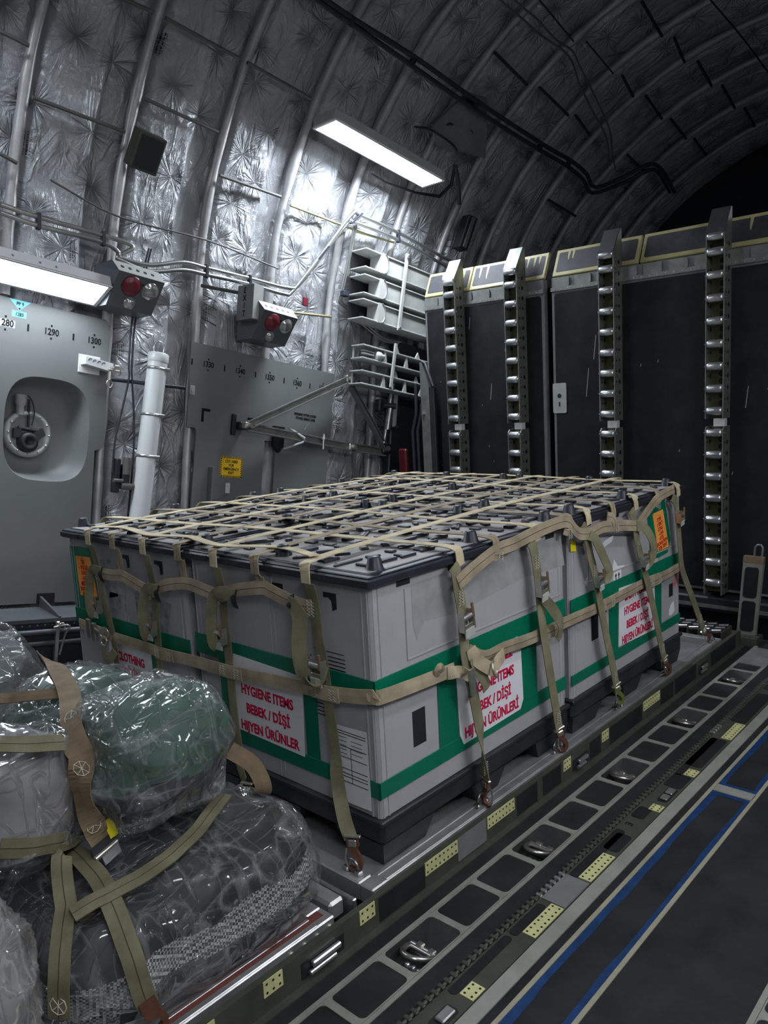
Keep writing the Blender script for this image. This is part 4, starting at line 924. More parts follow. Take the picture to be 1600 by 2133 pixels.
ftext('decal_text', 'PP 9', (.088, 2.106), .026, d_, x=W0+.001); ftext('decal_text', 'I', (.087, 2.08), .018, d_, x=W0+.001); ftext('decal_text', '1283', (.087, 2.05), .026, d_, x=W0+.001)
MB(FU).box(W0-.002, W0+.003, .27, .37, .49, .545).build('bottom_notch', M['black'], p)

p2 = thing('liner_panel', 'grey liner panel with station numbers 1330 to 1360 below the exit sign', 'wall panel', fus(W0, 1.7, .8))
poly = [(1.16, 2.118), (2.425, 2.118), (2.43, 1.55), (2.41, 1.54), (2.41, .50), (1.905, .50), (1.90, 1.555), (1.80, 1.55), (1.79, .50), (1.225, .50), (1.238, 1.555), (1.225, 1.575), (1.165, 1.575)]
MB(FU).prism(poly, (W0-.012, 0, 0), (0, 1, 0), (0, 0, 1), (.012, 0, 0)).build('panel_skin', M['panel'], p2)
for s, num in ((1.297, '1330'), (1.552, '1340'), (1.808, '1350'), (2.063, '1360'), (2.318, '1370')): station(p2, s, num)
for s in (1.173, 1.426, 1.683, 1.94, 2.187): onto(p2, MB(FU).box(W0, W0+.0009, s-.005, s+.005, 1.972, 2.01), M['ink'])
MB(FU).box(W0, W0+.0009, 1.268, 1.335, 1.69, 1.708).box(W0, W0+.0009, 1.268, 1.287, 1.62, 1.69).build('corner_mark', M['ink'], p2)
MB(FU).box(W0, W0+.0009, 1.64, 1.70, 1.676, 1.692).build('corner_mark', M['ink'], p2)
s_ = MB(FU).box(W0, W0+.0008, 1.437, 1.621, 1.273, 1.413).build('warning_sign', M['signyellow'], p2)
mb = MB(FU)
for i in range(15):
    a = 1.437+i*.0125
    mb.quad([(W0, a, 1.413), (W0, a+.006, 1.413), (W0, a+.012, 1.399), (W0, a+.006, 1.399)], (.0012, 0, 0)); mb.quad([(W0, a, 1.287), (W0, a+.006, 1.287), (W0, a+.012, 1.273), (W0, a+.006, 1.273)], (.0012, 0, 0))
for i in range(10):
    b = 1.40-i*.0125
    for s0 in (1.437, 1.607): mb.quad([(W0, s0, b), (W0, s0, b-.006), (W0, s0+.014, b-.012), (W0, s0+.014, b-.006)], (.0012, 0, 0))
onto(s_, mb, M['ink'])
for i, tx in enumerate(('CUT HERE', 'FOR', 'EMERGENCY', 'EXIT')): ftext('sign_text', tx, (1.529, 1.380-.0255*i), .026, s_, x=W0+.001, sx=.85)
ftext('stencil_text', 'DEFENSIVE SYSTEM COVERS', (2.16, 1.772), .024, p2, x=W0+.0008, sx=.72, bold=.03); ftext('stencil_text', 'STOWED BEHIND LINER', (2.165, 1.744), .024, p2, x=W0+.0008, sx=.72, bold=.03)
for s, h in ((1.178, 1.81),):
    MB(FU).box(W0, W0+.012, s-.012, s+.025, h-.03, h+.03, .004).cyl((W0+.012, s+.005, h), (W0+.018, s+.005, h), .012).build('panel_latch', M['panellight'], p2)
b_ = MB(FU).prism([(1.351, 1.326), (1.385, 1.33), (1.485, 1.235), (1.50, 1.165), (1.41, 1.12), (1.35, 1.11)], (W0, 0, 0), (0, 1, 0), (0, 0, 1), (.02, 0, 0)).box(W0, W0+.05, 1.345, 1.357, 1.10, 1.33).build('gusset', M['panel'], p2)
MB(FU).box(W0+.02, W0+.03, 1.475, 1.51, 1.165, 1.235, .004).cyl((W0+.03, 1.493, 1.215), (W0+.036, 1.493, 1.215), .01).build('gusset_tab', M['white'], b_)

# white bracket with a pull pin
t = thing('pin_bracket', 'small white bracket with slots and a ringed pull pin on the liner panel', 'bracket', fus(W0, .5, 1.8))
MB(FU).box(W0, W0+.006, .425, .555, 1.80, 1.905, .004).build('bracket_plate', M['white'], t)
q = MB(FU).prism([(.44, 1.888), (.605, 1.875), (.605, 1.825), (.44, 1.845)], (W0+.005, 0, 0), (0, 1, 0), (0, 0, 1), (.06, 0, 0)).build('bracket_arm', M['white'], t)
mb = MB(FU)
for k in range(4): mb.torus((W0+.0655, .467+.027*k, 1.866-.003*k), (1, 0, 0), .013, .002, -.6, 1.6, 8, 5, ref=(0, 0, 1))
onto(q, mb, M['black'])
mb = MB(FU); mb.cyl((W0+.07, .59, 1.845), (W0+.12, .59, 1.845), .008); mb.cyl((W0+.1, .56, 1.83), (W0+.1, .64, 1.83), .006); mb.tube([(W0+.1, .60, 1.86), (W0+.12, .62, 1.85), (W0+.1, .63, 1.81), (W0+.09, .60, 1.80)], .004, sub=4); mb.build('latch', M['buckle'], t)
mb = MB(FU); mb.cyl((W0+.09, .575, 1.835), (W0+.09, .575, 1.775), .008); mb.torus((W0+.09, .575, 1.752), (1, .3, 0), .021, .0035); mb.build('pin_ring', M['buckle'], t)

# white tube container
t = thing('tube_container', 'tall white capped tube strapped upright between the two liner panels', 'tube', fus(-2.78, .83, 1.0))
a0, a1 = Vector((-2.78, .80, .75)), Vector((-2.78, .878, 1.975)); ax = (a1-a0).normalized()
MB(FU).cyl(a0, a1, .058, n=28).build('tube_body', M['white'], t)
MB(FU).lathe(a1-ax*.05, ax, [(.0595, 0), (.062, .005), (.062, .05), (.056, .056), (0, .058)], 28).build('tube_cap', M['white'], t)
mb = MB(FU); mb.tube([a1+Vector((0, -.03, 0)), a1+Vector((0, -.033, .045)), a1+Vector((0, -.015, .075)), a1+Vector((0, .015, .075)), a1+Vector((0, .033, .045)), a1+Vector((0, .03, 0))], .0045, sub=4); mb.build('tube_handle', M['steel'], t)
for d in (.09, .37, .62):
    c = a1-ax*d; b_ = MB(FU).lathe(c-ax*.008, ax, [(.059, 0), (.0605, 0), (.0605, .016), (.059, .016)], 28).build('hose_clamp', M['steel'], t)
    MB(FU).obox(c+Vector((.045, .038, 0)), (.012, 0, 0), (0, .02, 0), ax*.009, .003).build('clamp_screw', M['buckle'], b_)
# cables and a dark valve block behind the tube
t = thing('cable_run', 'thin twin cables hanging down beside the white tube to a dark valve block', 'cable', fus(-2.83, .7, 1.0))
for pts in ([(.80, 2.6), (.725, 2.2), (.715, 1.9), (.72, 1.79), (.66, 1.45), (.655, 1.25)], [(.815, 2.6), (.745, 2.2), (.735, 1.9), (.745, 1.79), (.78, 1.45), (.77, 1.0), (.75, .8)]):
    MB(FU).tube([(-2.83, s, h) for s, h in pts], .006, 6, sub=5).build('cable', M['dark'], t)
t = thing('valve_block', 'dark hydraulic valve block low between the foil column and the white tube', 'valve', fus(-2.83, .72, 1.15))
mb = MB(FU); mb.box(-2.86, -2.80, .66, .69, 1.13, 1.33, .006).box(-2.86, -2.79, .70, .75, 1.16, 1.30, .01); mb.build('valve_body', M['dark'], t)
mb = MB(FU); mb.cyl((-2.80, .725, 1.24), (-2.80, .725, 1.34), .024).cyl((-2.79, .69, 1.17), (-2.79, .80, 1.17), .02).cyl((-2.79, .64, 1.20), (-2.79, .70, 1.20), .012); mb.tube([(-2.79, .80, 1.17), (-2.79, .805, 1.0), (-2.79, .77, .85)], .012, sub=4); mb.build('valve_fittings', M['rod'], t)

# emergency lights and exit sign
def emergency(s0, h0, label):
    """wedge box hanging on the wall, with lenses on the lower face and holes in the upper face"""
    t = thing('emergency_light', label, 'emergency light', fus(-2.7, s0+.15, h0))
    A = lambda s, h, x: (x, s0+s, h0+h)
    # front (lens) face leans: lower edge inboard-down
    lo = [(.0, -.02), (.285, .0)]; hi = [(.0, .205), (.285, .21)]
    xf0, xf1 = -2.66, -2.58
    vs = [A(0, 0, -2.70), A(.285, 0, -2.70), A(.30, .18, -2.60), A(.015, .18, -2.60), A(.0, .245, -2.66), A(.29, .245, -2.66), A(.285, 0, -2.86), A(0, 0, -2.86), A(.0, .245, -2.86), A(.29, .245, -2.86)]
    MB(FU).add(vs, [(0, 1, 2, 3), (3, 2, 5, 4), (0, 7, 6, 1), (4, 5, 9, 8), (1, 6, 9, 5, 2), (0, 3, 4, 8, 7)]).build('light_body', M['lightbox'], t)
    e1 = (Vector(vs[1])-Vector(vs[0])); e2 = Vector(vs[3])-Vector(vs[0]); o = Vector(vs[0]); n = e1.cross(e2).normalized()
    if n.x < 0: n = -n
    def lens(a, b, r, mt, nm):
        c = o+e1*a+e2*b; MB(FU).lathe(c, n, [(r*1.12, 0), (r*1.12, .006), (r, .008), (r*.8, .018), (r*.4, .024), (0, .026)], 24).build(nm, M[mt], t)
    lens(.35, .67, .052, 'redlens', 'red_lens'); lens(.76, .66, .046, 'clearlens', 'clear_lens'); lens(.45, .2, .032, 'clearlens', 'clear_lens')
    c = o+e1*.56+e2*.78; MB(FU).obox(c, e1.normalized()*.01, e2.normalized()*.006, n*.004).build('catch', M['dark'], t)
    e3 = Vector(vs[4])-Vector(vs[3]); f = MB(FU).add([Vector(v)+Vector((.001, 0, .001)) for v in (vs[3], vs[2], vs[5], vs[4])], [(0, 1, 2, 3)]).build('vent_face', M['panellight'], t)
    mb = MB(FU); n3 = e1.cross(e3).normalized(); n3 = n3 if n3.x > 0 else -n3
    for k in range(5): c = Vector(vs[3])+e1*(.14+.165*k)+e3*.5; mb.cyl(c+n3*.001, c+n3*.0025, .011, n=12)
    onto(f, mb, M['black'])
    return t
emergency(1.50, 2.19, 'emergency light box with red and clear lenses below the exit sign')
emergency(.482, 2.175, 'emergency light box with red and clear lenses at the right end of the low lamp')
t = thing('exit_sign', 'narrow grey box lettered EXIT downwards, above the emergency light', 'exit sign', fus(-2.72, 1.5, 2.3))
xs0, xs1 = -2.82, -2.66
MB(FU).box(xs0, xs1, 1.455, 1.545, 2.305, 2.535, .003).build('sign_box', M['grey'], t)
nx = FU @ Vector((0, -1, 0))
for i, ch in enumerate('EXIT'): text('sign_letter', ch, fus((xs0+xs1)/2, 1.4549, 2.495-.05*i), (1, 0, 0), H_, .05, M['ink'], t, .03, .9)
MB(FU).box(-2.66, -2.655, 1.462, 1.54, 2.31, 2.53).build('sign_face', M['ltgrey'], t)

# hydraulic pipe pair
t = thing('pipe_pair', 'pair of bare metal pipes running along the sidewall and climbing diagonally', 'pipe', fus(-2.82, 1.5, 2.6))
for k in ('pipeA', 'pipeB'):
    MB(FU).tube(D[k], .0135, 10, sub=5).build('pipe', M['pipe'], t)
for i in (1, 2, 8, 9, 12, 14, 15):      # clamps joining the two pipes
    q = Vector(D['pipeA'][i]); r_ = min((Vector(p) for p in D['pipeB']), key=lambda p: (p-q).length)
    ax = (r_-q); MB(FU).obox((q+r_)/2, ax.normalized()*(ax.length/2+.02), Vector((.016, 0, 0)), Vector((0, .011, 0)), .003).build('pipe_clamp', M['seatdark'] if i > 9 else M['dark'], t)
t = thing('pipe_pair', 'pair of thin pipes dropping from the bend of the upper pipes to the stowed tracks', 'pipe', fus(-2.8, 2.5, 2.6))
for k in (0, 1): MB(FU).tube([Vector(q)+Vector((0, .022*k, .016*k)) for q in D['vpipe']], .008, 8, sub=4).build('pipe', M['pipe'], t)
for s, h in ((2.372, 2.70), (2.55, 2.57)): MB(FU).box(-2.79, -2.74, s-.02, s+.035, h-.02, h+.02, .004).build('pipe_clamp', M['seatdark'], t)
tag(MB(FU).box(-2.86, -2.845, 2.05, 2.10, 2.55, 2.61, .004).build('red_tag', M['redlens']), 'small red tag on the foil wall above the emergency light', 'tag')
t = thing('spring_hanger', 'thin dark zigzag wire hanging beside the liner panel top edge', 'wire', fus(-2.84, 1.25, 2.2))
MB(FU).tube([(-2.83, 1.20+(.11 if i % 2 else 0), 2.42-.025*i) for i in range(8)], .0045, 6).build('zigzag_wire', M['dark'], t)

# tie rod triangle
t = thing('strut_frame', 'triangular frame of grey struts folded against the liner panel', 'strut frame', fus(-2.76, 2.2, 1.6))
P1, P2, P3 = Vector((-2.78, 2.49, 2.085)), Vector((-2.76, 1.555, 1.625)), Vector((-2.76, 2.92, 1.60))
def angle_bar(a, b, w, th, mt='tray'):
    a = Vector(a); b = Vector(b); ax = (b-a).normalized(); u = Vector((1, 0, 0)); v = ax.cross(u).normalized()
    mb = MB(FU); c = (a+b)/2; L = (b-a).length/2
    mb.obox(c, ax*L, v*(w/2), u*th); mb.obox(c+v*(w/2)+u*w*.4, ax*L, v*th, u*(w*.4)); mb.obox(c-v*(w/2)+u*w*.2, ax*L, v*th, u*(w*.25))
    return mb
angle_bar(P2, P1, .042, .004).build('strut', M['tray'], t); angle_bar(P1+Vector((0, .02, -.05)), P3, .05, .004).build('strut', M['grey'], t)
angle_bar(P2+Vector((0, 0, -.01)), (-2.76, 2.52, 1.575), .05, .005).build('strut', M['tray'], t)
angle_bar((-2.76, 2.55, 1.575), P3+Vector((0, -.02, -.03)), .055, .005).build('strut', M['tray'], t)
for q, r in ((P1, .035), (P2, .03), (P3, .038), (Vector((-2.75, 2.535, 1.575)), .032)):
    mb = MB(FU).cyl(q+Vector((-.04, 0, 0)), q+Vector((.05, 0, 0)), r*.5); mb.obox(q, (.02, 0, 0), (0, r, 0), (0, 0, r*.7), .004); mb.build('joint', M['buckle'], t)
mb = MB(FU).box(W0, W0+.03, 1.50, 1.53, 1.56, 1.70, .005).box(W0, W0+.07, 1.53, 1.60, 1.60, 1.65, .006); mb.build('wall_bracket', M['dark'], t)
mb = MB(FU).prism([(1.86, 1.66), (1.95, 1.66), (1.95, 1.52), (1.91, 1.475), (1.86, 1.52)], (W0, 0, 0), (0, 1, 0), (0, 0, 1), (.03, 0, 0)); mb.build('wall_bracket', M['black'], t)
mb = MB(FU).tube([(-2.80, 1.95, 1.655), (-2.70, 2.02, 1.59), (-2.69, 2.0, 1.56), (-2.78, 1.90, 1.50)], .008); mb.build('latch_arm', M['ltgrey'], t)
mb = MB(FU).cyl((-2.72, 2.22, 1.53), (-2.72, 2.22, 1.64), .008); mb.cyl((-2.72, 2.22, 1.60), (-2.72, 2.22, 1.62), .016); mb.tube([(-2.80, 2.10, 1.66), (-2.79, 2.13, 1.71), (-2.79, 2.17, 1.70), (-2.79, 2.2, 1.63)], .0025, sub=4); mb.build('quick_pin', M['steel'], t)

# actuator rods right of the frame
t = thing('actuator', 'upright actuator rods with dark fittings at the right end of the strut frame', 'actuator', fus(-2.76, 3.0, 1.7))
MB(FU).cyl((-2.76, 2.90, 1.58), (-2.74, 2.95, 2.12), .016).cyl((-2.75, 2.925, 1.75), (-2.742, 2.94, 1.95), .028).build('cylinder', M['pipe'], t)
MB(FU).box(-2.74, -2.725, 2.965, 3.005, 1.78, 2.08, .003).build('drilled_strip', M['ltgrey'], t)
MB(FU).cyl((-2.80, 2.86, 1.94), (-2.70, 2.96, 1.94), .022).cyl((-2.8, 2.86, 1.78), (-2.72, 3.02, 1.78), .013).obox((-2.77, 2.84, 1.93), (.03, 0, 0), (0, .03, 0), (0, 0, .05), .01).obox((-2.76, 2.93, 1.60), (.03, 0, 0), (0, .05, 0), (0, 0, .04), .01).build('fitting', M['dark'], t)

# stowed roller channels on the sidewall (three) and open skeleton tracks (two)
SHX = -2.62
def stowed_channel(h0, h1, s0, s1, label):
    t = thing('stowed_channel', label, 'channel', fus(SHX, (s0+s1)/2, h0), 'channel beams stowed on the sidewall'); hm = (h0+h1)/2; hh = (h1-h0)/2
    mb = MB(FU); mb.box(SHX-.02, SHX, s0+.17, s1, h0+.012, h1-.012, .003)
    mb.build('channel_web', M['ltgrey'], t)
    for h in (h0, h1-.012): MB(FU).box(SHX-.15, SHX+.012, s0, s1, h, h+.012, .003).build('channel_flange', M['ltgrey'], t)
    MB(FU).box(SHX-.15, SHX-.14, s0, s1, h0, h1).build('channel_back', M['black'], t)
    n = 14; poly = [(-.03, -hh*1.02), (-.03, hh*1.02)]+[(.05*math.cos(w)-.005, hh*1.02*math.sin(w)) for w in [math.pi/2-math.pi*i/n for i in range(1, n)]]
    MB(FU).prism([(a+s0+.19, b+hm) for a, b in poly], (SHX-.1, 0, 0), (0, 1, 0), (0, 0, 1), (.122, 0, 0)).build('end_disc', M['panellight'], t)
    onto(t, MB(FU).tube([(SHX+.022, a+s0+.19, b+hm) for a, b in poly[2:]], .006, 6), M['steel'])
    return t
for h0, lb in ((2.885, 'topmost of the three grey channel beams stowed on the sidewall'), (2.695, 'middle of the three grey channel beams stowed on the sidewall'), (2.515, 'lowest of the three grey channel beams stowed on the sidewall')): stowed_channel(h0, h0+.145, 2.42, 3.42, lb)
t = thing('retaining_bar', 'slim upright bar holding the three channel beams to the sidewall', 'bar', fus(SHX+.03, 2.84, 2.5))
MB(FU).obox((SHX+.034, 2.825, 2.795), (.008, 0, 0), (0, .016, .0), (0, .022, .30), .003).build('bar', M['ltgrey'], t); MB(FU).cyl((SHX+.04, 2.80, 2.51), (SHX+.055, 2.80, 2.51), .012).cyl((SHX+.04, 2.846, 3.07), (SHX+.055, 2.846, 3.07), .012).build('bar_bolt', M['steel'], t)
for h0, s0, lb in ((2.225, 2.455, 'upper of the two open skeleton tracks stowed on the sidewall'), (2.035, 2.455, 'lower of the two open skeleton tracks stowed on the sidewall')):
    t = thing('skeleton_track', lb, 'track', fus(SHX, 2.9, h0))
    for h in (h0, h0+.095): MB(FU).box(SHX-.12, SHX+.01, s0, 3.42, h, h+.012, .003).build('track_flange', M['ltgrey'], t)
    mb = MB(FU)
    for s in (2.70, 2.95, 3.15): mb.prism([(s-.02, h0), (s+.03, h0), (s+.008, h0+.1), (s, h0+.1)], (SHX-.01, 0, 0), (0, 1, 0), (0, 0, 1), (.015, 0, 0)).prism([(s+.12, h0+.106), (s+.18, h0+.106), (s+.15, h0+.16)], (SHX-.02, 0, 0), (0, 1, 0), (0, 0, 1), (.012, 0, 0))
    mb.build('track_web', M['ltgrey'], t)
    MB(FU).cyl((SHX-.11, s0+.02, h0+.01), (SHX-.11, s0+.02, h0+.1), .008).build('track_post', M['ltgrey'], t)
    if h0 > 2.1:
        MB(FU).lathe((SHX-.02, s0+.16, h0+.05), (.3, 1, 0), [(0, 0), (.032, 0), (.036, .02), (.03, .05), (.018, .06), (.018, .08), (0, .08)], 16).build('track_knob', M['white'], t)
        MB(FU).box(SHX-.03, SHX, s0+.02, s0+.13, h0+.04, h0+.048).box(SHX-.03, SHX, s0+.02, s0+.13, h0+.06, h0+.068).build('track_pin', M['ltgrey'], t)
t = thing('retaining_bar', 'slim upright bar holding the two skeleton tracks to the sidewall', 'bar', fus(SHX+.03, 2.78, 2.05))
MB(FU).obox((SHX+.02, 2.785, 2.225), (.008, 0, 0), (0, .014, 0), (0, .014, .17), .003).build('bar', M['ltgrey'], t)
struct(MB(FU).box(-2.88, -2.80, 3.03, 4.1, .4, 2.48, .01), 'trim_72', M['dark'])

# dark post, rods and red box in the corner by the ramp panels
t = thing('corner_post', 'olive grey upright post with a slanted top standing left of the ramp panels', 'post', (-2.39, 3.24, 0.2))
mb = MB().prism([(-2.415, .1), (-2.415, 1.715), (-2.395, 1.72), (-2.335, 1.535), (-2.335, .1)], (0, 3.25, 0), (1, 0, 0), (0, 0, 1), (0, -.03, 0)); mb.build('post_face', M['tray'], t)
MB().box(-2.335, -2.29, 3.225, 3.255, .1, 1.53, .004).build('post_flange', M['dark'], t)
MB().tube([(-2.30, 3.23, 1.53), (-2.37, 3.23, 1.71), (-2.40, 3.23, 1.72)], .012).build('post_edge', M['darkpipe'], t)
MB().cyl((-2.395, 3.219, 1.33), (-2.395, 3.205, 1.33), .012).build('post_bolt', M['steel'], t)
for dx, lb in ((0, 'left of two dark bent rods beside the corner post'), (.05, 'right of two dark bent rods beside the corner post')): tag(MB().tube([(-2.53+dx, 3.25, .1), (-2.535+dx, 3.25, 1.2), (-2.49+dx, 3.25, 1.33), (-2.485+dx, 3.25, 1.56-dx*3)], .014, 10).build('bent_rod', M['darkpipe']), lb, 'rod', 'dark bent rods by the corner post')
tag(MB().box(-2.66, -2.58, 3.2, 3.24, .86, 1.06, .01).build('red_case', mat('dark red case', (.07, .004, .008), .4)), 'dark red case low behind the crates beside the bent rods', 'case')

# speaker, junction plate, duct box on the hull
t = thing('loudspeaker', 'dark wedge-shaped loudspeaker on the curved hull between two frames', 'loudspeaker', fus(-2.68, .68, 3.0))
c = Vector((-2.70, .68, 3.09)); A = Vector((0, .085, .0)); B_ = Vector((.055, 0, .095)).normalized()*.105; Nn = A.cross(B_).normalized(); Nn = Nn if Nn.x > 0 else -Nn
MB(FU).obox(c-Nn*.03, A, B_, Nn*.05, .006).build('speaker_box', M['rail'], t); MB(FU).obox(c+Nn*.021, A*.82, B_*.84, Nn*.002).build('speaker_grille', M['black'], t)
t = thing('junction_plate', 'dark plate with round lightening holes high on the hull, right of the high lamp', 'plate', fus(-2.25, 3.1, 4.05))
pl = [Vector(q) for q in D['jplate']]; MB(FU).quad(pl, (.012, 0, -.012)).build('plate_skin', M['grey'], t)
mb = MB(FU)
for q in D['jh']: n_ = Vector((.7, 0, -.7)).normalized(); mb.cyl(Vector(q)+n_*.016, Vector(q)+n_*.0215, .048, n=18)
onto(t, mb, M['black'])
t = thing('duct_box', 'dark upright box with a slatted bright edge on the hull above the stowed channels', 'box', fus(-2.6, 3.6, 3.4))
c = (Vector(D['dbox'][0])+Vector(D['dbox'][2]))/2
MB(FU).obox(c, (.04, 0, 0), (0, .06, .0), (.045, 0, .13), .008).build('box_body', M['dark'], t); MB(FU).obox(c+Vector((.043, .0, .0)), (.004, 0, 0), (0, .02, 0), (.04, 0, .115)).build('box_strip', M['tray'], t)
# conduits and wires on the ceiling
t = thing('conduit_pair', 'pair of dark conduits running along the upper hull and bending over the ramp', 'conduit', fus(-2.15, 3, 4.1))
for k in ('conA', 'conB'): MB(FU).tube([q for q in D[k] if q[1] < 6.3], .017, 8, sub=4).build('conduit', M['darkpipe'], t)
for i in (1, 2, 3, 4, 5): MB(FU).obox((Vector(D['conA'][i])+Vector(D['conB'][i]))/2, (.022, 0, .022), (0, .02, 0), (.012, 0, -.012), .004).build('conduit_clamp', M['black'], t)
for k, lb in (('wire1', 'right one of two pale wires sagging along the ceiling'), ('wire2', 'left one of two pale wires sagging along the ceiling')): tag(MB(FU).tube(D[k], .0075, 6, sub=5).build('ceiling_wire', M['rod']), lb, 'wire', 'pale wires on the ceiling')
for k, lb in (('wire3', 'short dark line at the top of the ceiling right of the pale wires'), ('wire4', 'short dark line on the ceiling below the first dark line'), ('wire5', 'thin dark line crossing the ceiling at the far upper right')): tag(MB(FU).tube(D[k], .006, 6, sub=4).build('ceiling_line', M['darkpipe']), lb, 'line')
t = thing('lamp_cable', 'black cable looping from the right end of the high lamp', 'cable', fus(-2.5, 2.9, 3.6))
MB(FU).tube(D['lcable'], [.006, .007, .011, .014, .014, .012]*1, 8).build('cable', M['dark'], t)
MB(FU).tube([(-2.41, 3.14, 3.84), (-2.42, 3.2, 3.75), (-2.44, 3.25, 3.66), (-2.47, 3.3, 3.6)], .016, sub=4).build('cable_tail', M['dark'], t)
MB(FU).tube([(-2.40, 2.62, 3.93), (-2.36, 2.75, 3.95), (-2.36, 3.0, 3.95), (-2.37, 3.1, 3.93)], .008, sub=4).build('loose_lead', M['dark'], t)

# sidewall seat box
t = thing('sidewall_seat', 'dark metal sidewall seat box with rivets and tubes below the left liner panel', 'sidewall seat', fus(-2.75, .2, .2))
MB(FU).prism([(-2.87, .47), (-2.62, .445), (-2.62, .425), (-2.87, .425)], (0, -1.2, 0), (1, 0, 0), (0, 0, 1), (0, 3.6, 0)).build('seat_top', M['seat'], t)
MB(FU).box(-2.84, -2.64, -1.2, 2.4, .12, .425).build('seat_front', M['seatdark'], t)
mb = MB(FU)
for s in np.arange(-.3, 1.2, .04): mb.cyl((-2.64, s, .41), (-2.637, s, .41), .004, n=6)
onto(t, mb, M['ltgrey'])
for h in (.375, .315): MB(FU).cyl((-2.625, -1.2, h), (-2.625, 2.4, h), .016).build('seat_tube', M['seat'], t)
MB(FU).prism([(-2.87, .53), (-2.62, .455), (-2.62, .445), (-2.87, .46)], (0, .285, 0), (1, 0, 0), (0, 0, 1), (0, .012, 0)).build('seat_fin', M['seat'], t)
mb = MB(FU).box(-2.63, -2.60, .265, .285, .2, .43, .004); mb.tube([(-2.60, .25, .40), (-2.585, .30, .41), (-2.585, .33, .40), (-2.59, .31, .36), (-2.60, .29, .25)], .006, sub=4); mb.torus((-2.59, .29, .405), (1, 0, 0), .016, .005); mb.build('seat_latch', M['buckle'], t)
# ------------------------------------------------------------------ cargo pallets
ZP = .09
def pallet(x0, x1, y0, y1, label, ring_y, ring_x, red=False):
    t = thing('cargo_pallet', label, 'pallet', ((x0+x1)/2, (y0+y1)/2, .03), 'metal cargo pallets on the rollers')
    MB().box(x0+.05, x1-.045, y0+.05, y1-.05, .04, ZP-.001).build('pallet_skin', M['palletskin'], t)
    mb = MB()
    for (a, b, c, d) in ((x1-.055, x1-.001, y0, y1), (x0, x0+.055, y0, y1), (x0+.055, x1-.055, y0, y0+.055), (x0+.055, x1-.055, y1-.055, y1)):
        mb.box(a, b, c, d, .034, ZP, .004)
    mb.box(x1-.02, x1-.002, y0+.06, y1-.06, ZP-.001, ZP+.004, .002).box(x1-.046, x1-.036, y0+.06, y1-.06, ZP-.001, ZP+.003, .001)
    mb.build('pallet_edge', M['alu'], t)
    if red: MB().box(x1-.050, x1-.022, y1-.5, y1-.02, ZP, ZP+.0015).build('red_edge_paint', mat('faded red paint', (.19, .06, .05), .5, .2), t)
    mb = MB()
    for (px, py) in ((x1-.0, y0+.03), (x1-.0, y1-.03)):
        for k in range(4): 
            d = .045*k+.02; yy = y0+d if py < (y0+y1)/2 else y1-d
            mb.lathe((x1-.0015, yy, .066), (1, 0, 0), [(.008, 0), (.008, .005), (.003, .008), (0, .008)], 8)
    onto(t, mb, M['buckle'])
    def ring(px, py, ax):
        mb = MB(); a = Vector((0, 1, 0)) if ax == 'y' else Vector((1, 0, 0)); o = Vector((px, py, ZP)); n = Vector((0, 0, 1))
        for k in (-.024, .024): mb.obox(o+a*k+n*.006, (.012, 0, 0), (0, .010, 0), (0, 0, .008), .004)
        mb.torus(o+n*.018, a.cross(n), .022, .005, 0, math.pi, 10, 6, ref=a); mb.build('tie_ring', M['ring'], t)
    for y in ring_y: ring(x1-.028, y, 'y')
    for x in ring_x: ring(x, y0+.028, 'x')
    return t
HK_Y = [.034, .567, 1.059, 1.575, 2.087, 2.66]
pallet(-2.235, 0.0, 0.0, 2.743, 'bare metal cargo pallet under the four grey crates', HK_Y[1:], (-.107, -.60, -1.12, -1.6))
pallet(-2.235, -.01, -2.90, -.14, 'metal cargo pallet with a faded red edge under the wrapped bundles', (-2.4, -1.9, -1.3), (-.6,), True)
t = thing('pallet_stop', 'flat bright metal bar lying between the two pallets', 'bar', (-.12, -.07, .05))
MB().box(-.55, -.055, -.115, -.06, .03, .085, .008).build('stop_bar', M['alu'], t); MB().box(-.62, -.03, -.05, -.035, .03, .075, .003).build('stop_edge', M['steel'], t)

